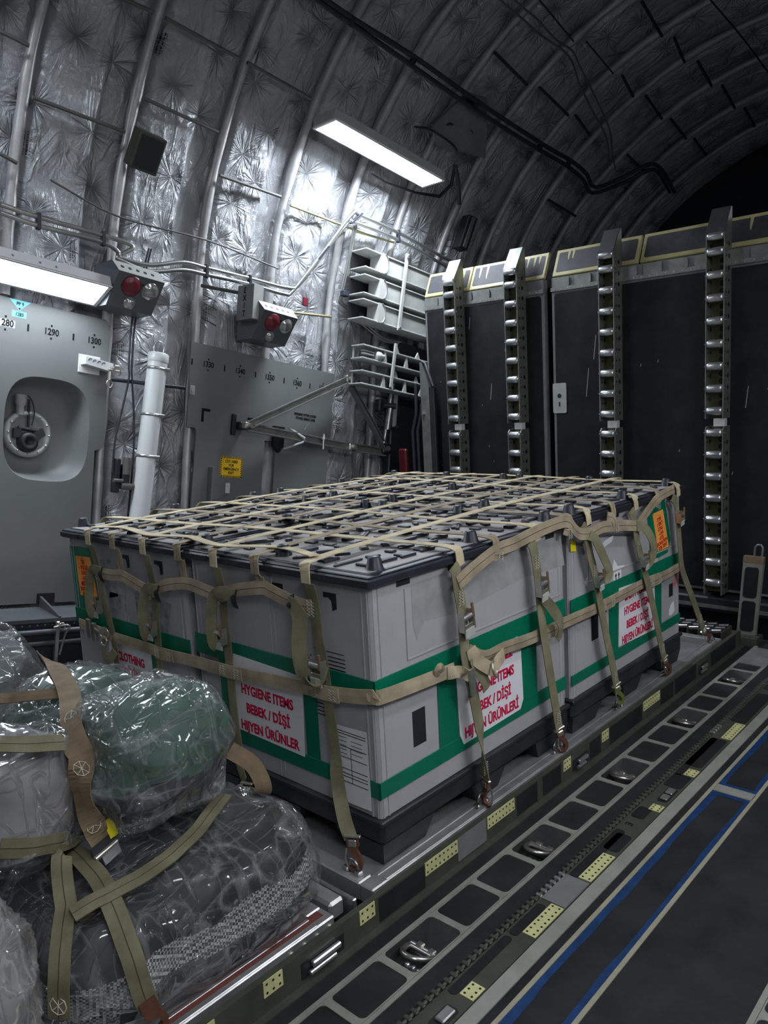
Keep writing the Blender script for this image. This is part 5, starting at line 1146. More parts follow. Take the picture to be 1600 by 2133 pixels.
# ------------------------------------------------------------------ crates
def crate(x0, x1, y0, y1, label, seed):
    t = thing('bulk_crate', label, 'crate', ((x0+x1)/2, (y0+y1)/2, ZP), 'grey lidded bulk crates under the cargo net')
    sx0, sx1, sy0, sy1 = x0+.025, x1-.025, y0+.025, y1-.025
    # base with feet
    mb = MB(); mb.box(x0+.018, x1-.016, y0+.016, y1-.016, .155, .236, .012)
    mb.box(x0+.012, x1-.010, y0+.010, y1-.010, .218, .236, .004)
    def foot(fx0, fx1, fy0, fy1):
        cx, cy = (fx0+fx1)/2, (fy0+fy1)/2; sl = .035
        top = [(fx0, fy0), (fx1, fy0), (fx1, fy1), (fx0, fy1)]
        ox0 = sl if fx0 > x0+.1 else .012; ox1 = sl if fx1 < x1-.1 else .012; oy0 = sl if fy0 > y0+.1 else .012; oy1 = sl if fy1 < y1-.1 else .012
        bot = [(fx0+ox0, fy0+oy0), (fx1-ox1, fy0+oy0), (fx1-ox1, fy1-oy1), (fx0+ox0, fy1-oy1)]
        vs = [(a, b, .16) for a, b in top]+[(a, b, ZP+.001) for a, b in bot]
        mb.add(vs, [(0, 1, 2, 3), (7, 6, 5, 4)]+[(i, 4+i, 4+(i+1) % 4, (i+1) % 4) for i in range(4)])
    ex0, ex1, ey0, ey1 = x0+.02, x1-.018, y0+.018, y1-.018; fl = .24; fx = .20
    for a, b in ((ex0, ex0+fx), ((ex0+ex1)/2-.08, (ex0+ex1)/2+.08), (ex1-fx, ex1)):
        for c, d in ((ey0, ey0+fl), ((ey0+ey1)/2-.10, (ey0+ey1)/2+.10), (ey1-fl, ey1)): foot(a, b, c, d)
    mb.build('pallet_base', M['base'], t)
    # folding sleeve: walls with corner ribs, panel seams and latch cut-outs
    mb = MB(); mb.box(sx0, sx1, sy0, sy1, .232, .94, .006)
    sl = mb.build('sleeve', M['sleeve'], t)
    FIRST[t.name] = sl
    mb = MB()
    for x in (sx0+.012, sx0+.034, sx1-.012, sx1-.034): mb.box(x-.004, x+.004, sy0-.003, sy0+.002, .236, .934, .002)
    for y in (sy0+.012, sy0+.034, sy1-.012, sy1-.034): mb.box(sx1-.002, sx1+.003, y-.004, y+.004, .236, .934, .002)
    xm = (sx0+sx1)/2; mb.box(xm-.012, xm-.008, sy0-.0025, sy0, .24, .93, .001).box(xm+.008, xm+.012, sy0-.0025, sy0, .24, .93, .001)
    # access flap outline on the right face
    mb.box(sx1, sx1+.003, sy0+.15, sy1-.02, .680, .687, .001).box(sx1, sx1+.003, sy0+.147, sy0+.153, .68, .90, .001)
    onto(sl, mb, M['sleeve'])
    mb = MB()
    for x in (sx1-.19, sx1-.43): mb.prism([(x, .90), (x+.055, .90), (x+.055, .853), (x+.037, .846), (x+.034, .876), (x+.022, .885), (x, .885)], (0, sy0, 0), (1, 0, 0), (0, 0, 1), (0, -.0012, 0))
    for y0_ in (sy0+.115, sy0+.36, sy1-.12, sy1-.36): mb.box(sx1, sx1+.0012, y0_, y0_+.06, .912, .936)
    onto(sl, mb, M['black'])
    # lid
    mb = MB(); mb.box(x0, x1, y0, y1, .936, .963, .005).box(x0+.006, x1-.006, y0+.006, y1-.006, .963, .969, .003); mb.box(x0+.03, x1-.03, y0+.03, y1-.03, .966, .972, .002)
    lid = mb.build('lid', M['lid'], t)
    MB().box(x0+.036, x1-.036, y0+.036, y1-.036, .971, .9735).build('lid_top', M['lidtop'], lid)
    rs = random.Random(seed); mb = MB(); m2 = MB(); nx, ny = 9, 11
    for i in range(nx):
        for j in range(ny):
            cx = x0+.05+(x1-x0-.1)*(i+.5)/nx+rs.uniform(-.018, .018); cy = y0+.05+(y1-y0-.1)*(j+.5)/ny+rs.uniform(-.018, .018); k = rs.random(); z1 = .9795+rs.random()*.004
            if k < .45: a, b = rs.uniform(.012, .036), rs.uniform(.010, .014)
            elif k < .82: a, b = rs.uniform(.010, .014), rs.uniform(.016, .042)
            else: a, b = .022, .022
            ang = rs.choice((0, 0, 0, .6, -.6)) if k < .8 else 0
            e = Vector((math.cos(ang), math.sin(ang), 0)); f = Vector((-e.y, e.x, 0))
            mb.obox((cx, cy, (.9735+z1)/2), e*a, f*b, (0, 0, (z1-.9735)/2), .0025)
            if k > .6: mb.obox((cx+e.x*a, cy+e.y*a, (.9735+z1)/2), f*b*1.5, e*.007, (0, 0, (z1-.9735)/2), .0025)
            if rs.random() < .7: m2.obox((cx, cy, z1+.0002), e*(a-.006), f*(b-.006 if b > .012 else b*.4), (0, 0, .0004))
    onto(lid, mb, M['lid']); onto(lid, m2, M['lidtop'])
    for kx in (x0+.042, (x0+x1)/2, x1-.06):
        for ky in (y0+.09, (y0+y1)/2, y1-.09):
            if abs(kx-(x0+x1)/2) < .01 and abs(ky-(y0+y1)/2) < .01: continue
            k_ = MB().lathe((kx, ky, .970), (0, 0, 1), [(.034, 0), (.026, .006), (.019, .036), (.015, .040), (0, .040)], 14).build('stacking_knob', M['lid'], lid)
    MB().box(x0+.004, x0+.16, y0-.003, y0+.003, .9395, .9605, .002).build('name_bar', M['lid'], lid)
    return t, (sx0, sx1, sy0, sy1)
cr, fr_ = crate(-.952, -.027, .08, 1.196, 'nearest grey crate at the front right corner, hygiene items signs on two sides', 1)
crf, ff_ = crate(-.952, -.027, 1.20, 2.314, 'far right grey crate with an orange card and yellow tag on its side', 2)
cl_, fl_ = crate(-1.878, -.957, .08, 1.196, 'front left grey crate with the clothing sign and orange card', 3)
clf, flf = crate(-1.878, -.957, 1.20, 2.314, 'far left grey crate, only its dusty lid showing', 4)
YF, XR = .105, -.052
Xv, Yv, Zv = Vector((1, 0, 0)), Vector((0, 1, 0)), Vector((0, 0, 1))
def fslab(x0, x1, z0, z1, th=.001, lift=.0): return MB().box(x0, x1, YF-lift-th, YF-lift, z0, z1)
def rslab(y0, y1, z0, z1, th=.001, lift=.0): return MB().box(XR+lift, XR+lift+th, y0, y1, z0, z1)
def fpolyg(pts, th=.001, lift=0): return MB().prism(pts, (0, YF-lift, 0), (1, 0, 0), (0, 0, 1), (0, -th, 0))
def rpolyg(pts, th=.001, lift=0): return MB().prism(pts, (XR+lift, 0, 0), (0, 1, 0), (0, 0, 1), (th, 0, 0))
# tape bands wrapped round the crates (a few millimetres proud of the ribs)
mb = MB()
for z0, z1 in ((.588, .662), (.300, .352)):
    for (a, b, c, d) in ((-.934, XR+.0045, YF-.0045, YF-.0005), (XR+.0005, XR+.0045, YF-.0045, 1.178)): mb.box(a, b, c, d, z0, z1, .0008)
mb.build('tape_band', M['green'], cr)
mb = MB()
for z0, z1 in ((.578, .643), (.291, .335)):
    mb.box(XR+.0005, XR+.0045, 1.222, 2.294, z0, z1, .0008)
mb.build('tape_band', M['green'], crf)
mb = MB(); mb.box(-1.859, -.974, YF-.0045, YF-.0005, .556, .622, .0008).box(-1.859, -.974, YF-.0045, YF-.0005, .27, .32, .0008); mb.build('tape_band', M['green'], cl_)
fslab(-.80, -.735, .352, .588, .0015, .002).build('tape_strip', M['green'], cr); fslab(-.36, -.300, .352, .588, .0015, .002).build('tape_strip', M['green'], cr)
rslab(.385, .482, .352, .588, .0015, .002).build('tape_strip', M['green'], cr); rslab(.862, .965, .352, .588, .0015, .002).build('tape_strip', M['green'], cr)
rslab(1.545, 1.628, .335, .578, .0015, .002).build('tape_strip', M['green'], crf); rslab(1.995, 2.075, .335, .578, .0015, .002).build('tape_strip', M['green'], crf)
fslab(-1.25, -1.19, .32, .556, .0015, .002).build('tape_strip', M['green'], cl_)
fpolyg([(-1.852, .895), (-1.66, .902), (-1.64, .66), (-1.60, .62), (-1.852, .62)], .0015, .001).build('tape_patch', M['green'], cl_)
rpolyg([(1.925, .885), (2.115, .925), (2.185, .72), (2.15, .665), (1.985, .655), (1.955, .70)], .0015, .001).build('tape_patch', M['green'], crf)
# signs
def sign(par, mbx, lines, c_, e1, size, mt='red', sx=.9, bold=.034):
    s_ = mbx.build('paper_sign', M['paper'], par)
    for tx, dz, sz in lines: text('sign_text', tx, c_+Zv*dz, e1, Zv, size*sz, M[mt], s_, bold, sx, .0008)
    return s_
mbx = fpolyg([(-.735, .352), (-.371, .344), (-.357, .612), (-.71, .622)], .0012, .0048)
sign(cr, mbx, [('BABY / FEMALE', .566, .75), ('HYGIENE ITEMS', .505, 1), ('BEBEK / DİŞİ', .440, 1), ('HIJYEN ÜRÜNLER', .374, 1.0)], Vector((-.545, YF-.006, 0)), Xv, .047, sx=.82)
mbx = rpolyg([(.505, .322), (.486, .36), (.478, .585), (.84, .60), (.858, .57), (.866, .36), (.845, .328)], .0012, .0048)
sign(cr, mbx, [('BABY / FEMALE', .556, 1), ('HYGIENE ITEMS', .488, 1), ('BEBEK / DİŞİ', .420, 1), ('HIJYEN ÜRÜNLERİ', .356, 1)], Vector((XR+.006, .672, 0)), Yv, .049, sx=.80)
mbx = rpolyg([(1.622, .345), (1.632, .602), (1.99, .585), (2.003, .328)], .0012, .0048)
sign(crf, mbx, [('BABY / FEMALE', .550, 1), ('HYGIENE ITEMS', .487, 1), ('BEBEK / DİŞİ', .423, 1), ('HIJYEN ÜRÜNLERİ', .362, 1)], Vector((XR+.006, 1.812, 0)), Yv, .048, sx=.80)
mbx = fpolyg([(-1.59, .28), (-1.255, .275), (-1.25, .535), (-1.585, .555)], .0012, .0048)
sign(cl_, mbx, [('CLOTHING', .465, 1), ('GİYİM', .405, 1)], Vector((-1.412, YF-.006, 0)), Xv, .050, sx=.82)
# orange cards with red handwriting
def card(par, mbx, c, e1, rows, tilt):
    o = mbx.build('orange_card', M['orange'], par)
    up = (Zv+e1*tilt).normalized()
    for i, r in enumerate(rows): text('handwriting', r, c+up*(.062-.0235*i), e1-Zv*tilt*.5, up, .026, M['redink'], o, .015, .8, .0008)
    text('printed_line', '- - - -', c+up*.083, e1-Zv*tilt*.5, up, .012, M['ink'], o, .02, 1, .0008)
card(cl_, fpolyg([(-1.805, .855), (-1.675, .862), (-1.642, .695), (-1.795, .683)], .0012, .0028), Vector((-1.735, YF-.0042, .772)), Xv, ('T/5', '- YOLZE', 'LTAG', '- LHYA', 'METOOE', 'DONATION', 'FOR . BPP'), -.12)
card(crf, rpolyg([(1.979, .874), (2.092, .880), (2.16, .692), (2.037, .690)], .0012, .0028), Vector((XR+.0042, 2.066, .780)), Yv, ('TYPE', '1 SPKT', 'LTAG', '- LHA', 'ATEL', 'DONATION', 'FOR TENT'), -.32)
# delivery note, printed marks, yellow tag and other stickers
n_ = fpolyg([(-.232, .492), (-.088, .5), (-.085, .255), (-.232, .25)], .001, .0052).build('delivery_note', M['paper'], cr)
mb = MB()
for z in (.478, .470, .43, .396, .36, .345, .335, .318): mb.box(-.222, -.094, YF-.0066, YF-.0062, z, z+.0022)
for i in range(9): mb.box(-.222+.065*(i % 2), -.175+.065*(i % 2), YF-.0066, YF-.0062, .460-.0065*i, .4615-.0065*i)
mb.box(-.160, -.158, YF-.0066, YF-.0062, .32, .43); onto(n_, mb, M['ink'])
mb = MB()
for i in range(6): mb.box(-.30, -.255+.01*(i % 2), YF-.001, YF-.0004, .565-.012*i, .568-.012*i)
for i in range(5): mb.box(-.24, -.165, YF-.001, YF-.0004, .70-.012*i, .7025-.012*i)
onto(cr, mb.box(-.30, -.17, YF-.001, YF-.0004, .715, .717).box(-.30, -.17, YF-.001, YF-.0004, .645+.02, .667), M['ink'])
mb = MB()
for i in range(7):
    for j in range(4): mb.cyl((-.40+.014*i+.004*(j % 2), YF-.0002, .690-.011*j+.0*i), (-.40+.014*i+.004*(j % 2), YF-.0012, .690-.011*j), .0028, n=6)
onto(cr, mb, M['black'])
rslab(.262, .322, .402, .515, .0012).build('label_window', M['dark'], cr)
rslab(1.392, 1.45, .432, .535, .0012).build('label_window', M['black'], crf); rslab(2.17, 2.214, .44, .503, .0012).build('label_window', M['black'], crf)
rslab(1.02, 1.05, .47, .53, .0012).build('label_window', M['dark'], cr)
rpolyg([(1.196+.028, .880), (1.262, .874), (1.268, .83), (1.226, .836)], .0012, .0045).build('yellow_tag', M['yellow'], crf)
a_ = rslab(1.590, 1.663, .622, .680, .001, .0005).build('this_way_up_sticker', M['paper'], crf)
mb = MB()
for y in (1.612, 1.640): mb.box(XR+.0016, XR+.0022, y-.003, y+.003, .632, .66).prism([(y-.009, .658), (y+.009, .658), (y, .673)], (XR+.0016, 0, 0), (0, 1, 0), (0, 0, 1), (.0006, 0, 0))
onto(a_, mb, M['ink'])
rpolyg([(2.225, .50), (2.25, .545), (2.262, .575), (2.27, .54), (2.287, .56), (2.282, .50), (2.26, .475), (2.235, .48)], .001, .0006).build('torn_red_sticker', M['pinkred'], crf)
rpolyg([(2.17, .375), (2.19, .40), (2.225, .41), (2.235, .36), (2.20, .345), (2.17, .35)], .001, .0006).build('torn_paper', M['paper'], crf)
rpolyg([(1.94, .69), (1.968, .70), (1.965, .645), (1.94, .64)], .001, .0016).build('torn_paper', M['paper'], crf)
rpolyg([(1.965, .652), (2.03, .662), (2.03, .625), (1.97, .615)], .001, .0026).build('torn_paper', mat('stained paper', (.55, .45, .45), .6), crf)
for q in ([(1.44, .80), (1.52, .83), (1.60, .84), (1.58, .815), (1.50, .80)], [(1.60, .735), (1.63, .70), (1.70, .69), (1.66, .68), (1.58, .69)], [(1.335, .69), (1.37, .71), (1.36, .67)]): rpolyg(q, .0008, .0003).build('glue_residue', M['paper'], crf)
rpolyg([(.285, .905), (.47, .91), (1.16, .915), (1.185, .79), (.9, .80), (.5, .765), (.34, .78), (.30, .73), (.285, .78)], .0006, .0002).build('wiped_patch', M['stain'], cr)
for q in ([(-1.60, .86), (-1.50, .87), (-1.47, .72), (-1.56, .70)], [(-1.55, .66), (-1.42, .665), (-1.41, .73), (-1.54, .73)], [(-1.34, .76), (-1.2, .77), (-1.08, .74), (-1.12, .62), (-1.2, .6), (-1.33, .63)]): fpolyg(q, .0008, .0006).build('glue_residue', mat('clear tape residue', (.33, .34, .35), .25, var=.35, vscale=22), cl_)

# ------------------------------------------------------------------ cargo net over the crates
net = thing('cargo_net', 'tan and olive webbing cargo net strapped over the four grey crates', 'cargo net', (-.95, 1.2, ZP))
SW = .038
def strap(nm, pts, nrm, mt, w=SW, sub=4, th=.0032): return MB().ribbon(pts, nrm, w, th, sub).build(nm, M[mt], net)
def zig(par, c, e1, e2, n, w, h, k=5):
    """white zigzag box stitching"""
    c = Vector(c); e1 = Vector(e1).normalized(); e2 = Vector(e2).normalized(); n = Vector(n).normalized(); mb = MB()
    for off in (-.5, .5):
        for i in range(k):
            a = c+e1*(off*w*.6-w*.22)+e2*(h*(i/k-.5)); b = c+e1*(off*w*.6+w*.22)+e2*(h*((i+.5)/k-.5)); d = c+e1*(off*w*.6-w*.22)+e2*(h*((i+1)/k-.5))
            mb.tube([a+n*.0048, b+n*.0048, d+n*.0048], .0009, 4)
    mb.build('stitching', M['thread'], par)
ZT = .992
Ztop = [Zv]
# straps across the load (x direction)
XS = [(.345, .46, .479, 'toplit'), (.60, .655, .68, 'tan'), (.86, .90, .934, 'toplit'), (1.10, 1.14, 1.172, 'tan'), (1.38, 1.35, 1.312, 'olive'), (1.60, 1.54, 1.524, 'tan'), (1.95, 1.78, 1.735, 'toplit'), (2.10, 1.99, 1.962, 'tan'), (2.255, 2.235, 2.19, 'toplit')]
for i, (ya, yb, yc, mt) in enumerate(XS):
    pts = [(-1.90, ya-.06, .93), (-1.885, ya-.05, ZT-.012), (-1.80, ya-.03, ZT), (-1.3, ya+.015*(i % 2), ZT+.003), (-.9, (ya+yb)/2, ZT+.004), (-.4, yb-.02, ZT), (-.12, yb, ZT), (-.045, (yb+yc)/2, ZT-.004), (-.022, yc, ZT-.012), (-.018, yc+.004, .955), (-.018, yc+.008, .93)]
    nr = [Vector((-1, 0, .2)), Vector((-.7, 0, .7)), Zv, Zv, Zv, Zv, Zv, Vector((.25, 0, 1)), Vector((.8, 0, .6)), Xv, Xv]
    strap('cross_strap', pts, nr, 'toplit' if mt == 'olive' else mt)  # olive straps take the painted lamp-lit colour where they cross the lids
# straps along the load (y direction)
YS = [(-1.602, 'olive'), (-1.404, 'tan'), (-1.179, 'olive'), (-.946, 'tan'), (-.731, 'olive'), (-.51, 'tan'), (-.271, 'olive')]
for i, (xa, mt) in enumerate(YS):
    z = ZT+.004
    pts = [(xa, .066, .93), (xa, .066, .955), (xa-.004, .070, ZT-.012), (xa-.01, .095, ZT-.002), (xa-.03, .3, z), (xa-.07, .7, z), (xa-.1, 1.2, z+.003), (xa-.11, 1.8, z), (xa-.11, 2.28, z-.002), (xa-.11, 2.32, z-.02), (xa-.11, 2.325, .93)]
    nr = [-Yv, -Yv, Vector((0, -.8, .6)), Vector((0, -.25, 1)), Zv, Zv, Zv, Zv, Zv, Vector((0, .7, .7)), Yv]
    strap('length_strap', pts, nr, 'toplit' if mt == 'olive' else mt)
# zigzag border strap along the front top edge
strap('border_strap', [(-1.595, .085, ZT+.006), (-1.44, .14, ZT+.008), (-1.16, .092, ZT+.008), (-.98, .14, ZT+.008), (-.87, .115, ZT+.008), (-.70, .09, ZT+.008), (-.50, .165, ZT+.008), (-.285, .12, ZT+.009)], Zv, 'toplit', SW*.9)
def offs(k, ax, d):
    v = Vector((0, 0, 0)); v[ax] = d; return [Vector(q)+v for q in D[k]]
def cam_buckle(c, n, up, par=None, s=1.0, lever='copper'):
    """cam buckle: frame, roller, thumb lever and plate"""
    c = Vector(c); n = Vector(n).normalized(); up = Vector(up).normalized(); e = up.cross(n).normalized(); par = par or net
    mb = MB()
    for k in (-1, 1): mb.obox(c+e*.023*k*s+n*.012, e*.002, up*.028*s, n*.013, .001)
    mb.obox(c-up*.02*s+n*.016, e*.024*s, up*.010*s, n*.002, .001)
    b_ = mb.build('buckle', M['buckle'], par)
    MB().cyl(c-e*.024*s+n*.016+up*.012*s, c+e*.024*s+n*.016+up*.012*s, .009*s, n=10).build('buckle_roller', M['steel'], b_)
    MB().obox(c+e*.020*s+n*.024+up*.026*s, e*.005, up*.022*s, n*.003, .001).build('buckle_lever', M[lever], b_)
    MB().obox(c-up*.034*s+n*.02, e*.022*s, up*.012*s, n*.002, .001).build('buckle_plate', M['ltgrey'], b_)
    return b_
def hook(p, n, up, mt='hook'):
    """flat steel hook at the strap end reaching down to the pallet ring"""
    p = Vector(p); n = Vector(n).normalized(); up = Vector(up).normalized(); e = up.cross(n).normalized()
    prof = [(-.018, .075), (.016, .075), (.020, .055), (.012, .045), (.022, .028), (.030, .008), (.026, -.012), (.010, -.024), (-.008, -.020), (-.016, -.008), (-.008, -.004), (.0, -.010), (.010, -.006), (.013, .006), (.006, .022), (-.006, .036), (-.016, .048)]
    h_ = MB().prism(prof, p-n*.006, e, up, n*.012).build('hook', M[mt], net)
    mb = MB(); mb.obox(p+up*.082, e*.026, up*.004, n*.006, .002); mb.obox(p+up*.064, e*.013, up*.011, n*.009, .003); mb.build('hook_bar', M['buckle'], h_)
    MB().tube([p+e*-.018+up*.05+n*.008, p+e*-.022+up*.02+n*.008, p+e*-.014+up*-.006+n*.008], .003, 6).build('hook_latch', M['buckle'], h_)
    return h_
FN = -Yv
def front_leg(k, tail, w0=.042, narrow=False):
    pts = offs(k, 1, 0); pts[0] = Vector((pts[0].x, .066, .93)); pts[0:1] = [pts[0]]
    pts = [pts[0]]+[q for q in pts[1:] if q.z < .9]+tail
    nr = [FN]*len(pts); ww = w0
    if narrow: nr = [FN]*(len(pts)-3)+[Vector((.45, -.9, 0)), Vector((.75, -.6, 0)), Vector((.6, -.8, 0))]
    return strap('side_strap', pts, nr, 'olive', ww)
l1 = front_leg('v1', [Vector((-1.56, .05, .2))]); l2 = front_leg('v2', [Vector((-1.16, .05, .2))])
l3 = front_leg('v3', [Vector((-.68, .068, .235)), Vector((-.625, .045, .205))]); l4 = front_leg('v4', [Vector((-.20, .075, .33)), Vector((-.16, .055, .235)), Vector((-.122, .042, .185))], narrow=True)
for k in ('t1', 't2', 't0'):
    q = D[k]; strap('border_tab', [Vector((q[0][0], .068, .935))]+[Vector((a[0], .075, a[2])) for a in q[1:]], FN, 'tan')
fb = [Vector(q) for q in D['fborder']]; strap('front_border_strap', fb, [Vector((0, -1, .12))]*len(fb), 'tan', .044)
for q in (0, 3, 7, 14): zig(l4 if q == 14 else l1, (fb[q].x, .066, fb[q].z-.005), Xv, Zv, FN, .03, .05)
# belt round the load
bp = [Vector((q[0], .080, q[2])) for q in D['fbelt']]+[Vector((-.036, .086, .624)), Vector((-.024, .104, .622))]
nr = [FN]*(len(bp)-2)+[Vector((.7, -.7, 0)), Vector((1, -.2, 0))]
bp += [Vector(q) for q in D['rbelt'][1:]]; nr += [Xv]*3
belt = strap('belt_strap', bp, nr, 'belt', .044)
rb2 = [Vector((-.020, q[1], q[2])) for q in D['rbelt2']]; belt2 = strap('belt_strap', rb2, Xv, 'tan', .044)
for x, z in ((-1.117, .549), (-.70, .566), (-.232, .597)):
    k_ = MB().ribbon([(x-.06, .0765, z-.002), (x, .075, z), (x+.06, .0765, z+.003)], FN, .047, .003, 3).build('belt_keeper', M['belt'], net); zig(k_, (x-.04, .0735, z), Xv, Zv, FN, .03, .035, 4); zig(k_, (x+.04, .0735, z), Xv, Zv, FN, .03, .035, 4)
for y in (1.006, 1.465, 1.93):
    k_ = MB().ribbon([(-.0165, y-.06, .58), (-.015, y, .578), (-.0165, y+.06, .577)], Xv, .047, .003, 3).build('belt_keeper', M['tan'], net); zig(k_, (-.0135, y-.04, .579), Yv, Zv, Xv, .03, .035, 4); zig(k_, (-.0135, y+.04, .578), Yv, Zv, Xv, .03, .035, 4)
# loops and buckles on the front straps
def loop(pts, nr, mt='olive', w=.040): return strap('strap_tail', pts, nr, mt, w, 5)
for (x, z, dx) in ((-1.59, .80, .10), (-1.178, .775, .10), (-.737, .82, .13)):
    zb = z-.125
    loop([(x+dx, .052, z+.03), (x+dx*.5, .045, z+.035), (x+.012, .050, z+.01), (x-.004, .046, z-.05), (x-.002, .040, zb+.02), (x+.006, .042, zb-.03), (x+.012, .060, zb-.035), (x+.014, .070, zb)], [Vector((.2, -1, 0))]*3+[Vector((.5, -.85, 0))]*3+[Vector((.5, -.2, -.8)), Vector((-.3, .9, 0))])
    cam_buckle((x+.022, .066, zb), FN, Zv)
    MB().ribbon([(x+dx-.01, .060, z+.045), (x+dx-.005, .048, z+.02), (x+dx-.01, .060, z-.012)], FN, .026, .004, 4).build('strap_keeper', M['black'], net)
loop([(-.34, .050, .862), (-.305, .044, .856), (-.285, .046, .82), (-.29, .040, .74), (-.275, .036, .66), (-.245, .036, .635), (-.228, .05, .645), (-.222, .066, .69)], [FN, Vector((.2, -1, 0)), Vector((.4, -.9, 0)), Vector((.5, -.85, 0)), Vector((.4, -.8, -.3)), Vector((.2, -.6, -.8)), Vector((0, .6, -.8)), Vector((0, .9, 0))], w=.05)
cam_buckle((-.232, .066, .675), FN, Zv, s=1.1)
MB().ribbon([(-.335, .06, .885), (-.325, .046, .86), (-.335, .058, .835)], FN, .03, .004, 4).build('strap_keeper', M['black'], net)
b_ = MB().box(-1.705, -1.67, .066, .078, .515, .60, .003).box(-1.655, -1.63, .064, .078, .51, .59, .003).build('belt_buckle', M['buckle'], net)
mb = MB().torus((-1.54, .062, .565), (.4, -1, 0), .022, .005); mb.torus((-1.545, .060, .53), (.2, -1, .1), .018, .006, ); mb.obox((-1.60, .066, .56), (.03, 0, -.006), (0, .004, 0), (0, 0, .007), .002); mb.build('belt_ring', M['buckle'], b_)
loop([(-1.56, .066, .545), (-1.555, .06, .49), (-1.53, .056, .455), (-1.49, .06, .475), (-1.47, .066, .50)], FN)
# right side straps, buckles and hooks
RN = Xv
def right_leg(k, lk, mt='olive', w=.047, turn=False):
    n_top = [Vector(q) for q in D[k] if q[2] > .64]; low = [Vector(q) for q in D[lk]]
    pts = [Vector((-.018, n_top[0].y, .935))]+n_top[1:]+low
    nr = [RN]*len(pts)
    if turn: nr = [RN]*(len(pts)-2)+[Vector((.7, .7, 0)), Vector((.3, 1, 0))]
    return strap('side_strap', pts, nr, mt, w), pts[-1], (pts[-2]-pts[-1]).normalized()
LEG = [right_leg('r1', 'rl1', turn=True), right_leg('r2', 'rl2'), right_leg('r3', 'rl3'), right_leg('r4', 'rl4'), right_leg('r5', 'rl5', w=.047)]
R = [q[0] for q in LEG]
for i, (q, end, up_) in enumerate(LEG):
    hook(end-up_*.078, Vector((1, -.3, 0)) if i else Vector((.35, 1, 0)), up_, 'greenhook' if i == 2 else 'hook')
hook((-.107, .034, .112), Vector((.5, -1, 0)), Vector((-.1, .1, 1))); hook((-.60, .030, .125), Vector((.2, -1, 0)), Vector((-.1, .1, 1)))
def on_leg(i, z):
    """point on the i-th right-hand strap at height z"""
    q = sorted([Vector(p) for p in D['r%d' % (i+1)] if p[2] > .64]+[Vector(p) for p in D['rl%d' % (i+1)]], key=lambda p: p.z)
    for p0, p1 in zip(q, q[1:]):
        if p0.z <= z <= p1.z: return p0.lerp(p1, (z-p0.z)/max(p1.z-p0.z, 1e-6))
    return q[-1]
for i, z in enumerate((.83, .86, .74, .80, .90)): zig(R[i], on_leg(i, z)+Vector((.004, 0, 0)), Yv, Zv, RN, .026, .05)
for i, z in enumerate((.235, .245, .265, .25, .27)): zig(R[i], on_leg(i, z)+Vector((.003, 0, 0)), Yv, Zv, RN, .024, .045, 5)
for i, (z, s) in enumerate(((.755, 1.15), (.765, 1.1), (.70, .9), (.70, .9), (.835, .9))): cam_buckle(on_leg(i, z)+Vector((.004, 0, 0)), RN, Vector((0, -.15, 1)), s=s)
rb = [Vector(q) for q in D['rborder']]; strap('right_border_strap', rb, [Vector((1, 0, .08))]*len(rb), 'tan', .046)
rb = [Vector(q) for q in D['rborder2']]; strap('right_border_strap', rb, [Vector((1, 0, .08))]*len(rb), 'tan', .042)
for k in ('rt1', 'rt2', 'rt3', 'rt4'):
    q = D[k]; b_ = strap('border_tab', [Vector((-.018, q[0][1], .94))]+[Vector((-.008, a[1], min(a[2], .93))) for a in q[1:]], RN, 'tan'); zig(b_, (-.005, q[-1][1], min(q[-1][2], .92)), Yv, Zv, RN, .028, .032, 4)
loop([(-.004, .945, .72), (.010, .96, .70), (.022, .99, .655), (.022, 1.02, .61), (.010, 1.03, .565), (.004, 1.02, .55)], [Vector((.7, -.7, 0)), Vector((.6, -.8, 0)), Vector((.8, -.5, 0)), RN, RN, RN], w=.038)
loop([(-.006, 1.30, .89), (.010, 1.315, .875), (.020, 1.36, .80), (.020, 1.405, .735), (.010, 1.40, .70), (0, 1.385, .705)], [Vector((.8, -.4, .3))]*6, w=.040)
loop([(-.006, 1.72, .86), (.012, 1.75, .855), (.028, 1.79, .80), (.024, 1.82, .74), (.010, 1.81, .69), (0, 1.79, .69)], [Vector((.9, -.3, .2))]*6, w=.042)
# knotted junction with a ring on the near strap, twisted belt end
loop([(0, 0.498, .66), (.012, 0.505, .63), (.026, 0.530, .60), (.03, 0.575, .575), (.022, 0.610, .585), (.008, 0.670, .594)], [RN, Vector((.8, -.5, 0)), Vector((.9, -.3, .3)), RN, Vector((.9, .3, .2)), RN], 'belt', .045)
loop([(.006, 0.500, .63), (.016, 0.515, .59), (.02, 0.540, .545), (.016, 0.555, .51)], [RN, Vector((.9, -.4, 0)), RN, RN], 'olive', .04)
mb = MB().torus((.036, 0.575, .575), (.8, .4, .2), .026, .004); mb.build('belt_ring', M['buckle'], net)
MB().obox((.012, 0.485, .555), (.004, 0, 0), (0, .013, 0), (0, -.004, .045), .001).build('buckle_plate', M['buckle'], net)
loop([(-.020, .40, .602), (-.008, .43, .60), (.004, .46, .59), (.006, .48, .575)], [RN, Vector((.8, 0, .6)), Vector((.6, 0, -.8)), RN], 'belt', .04)
loop([(-.022, .355, .607), (-.012, .34, .63), (-.006, .35, .645), (-.014, .37, .62)], [Vector((.8, -.5, .2))]*4, 'belt', .018)
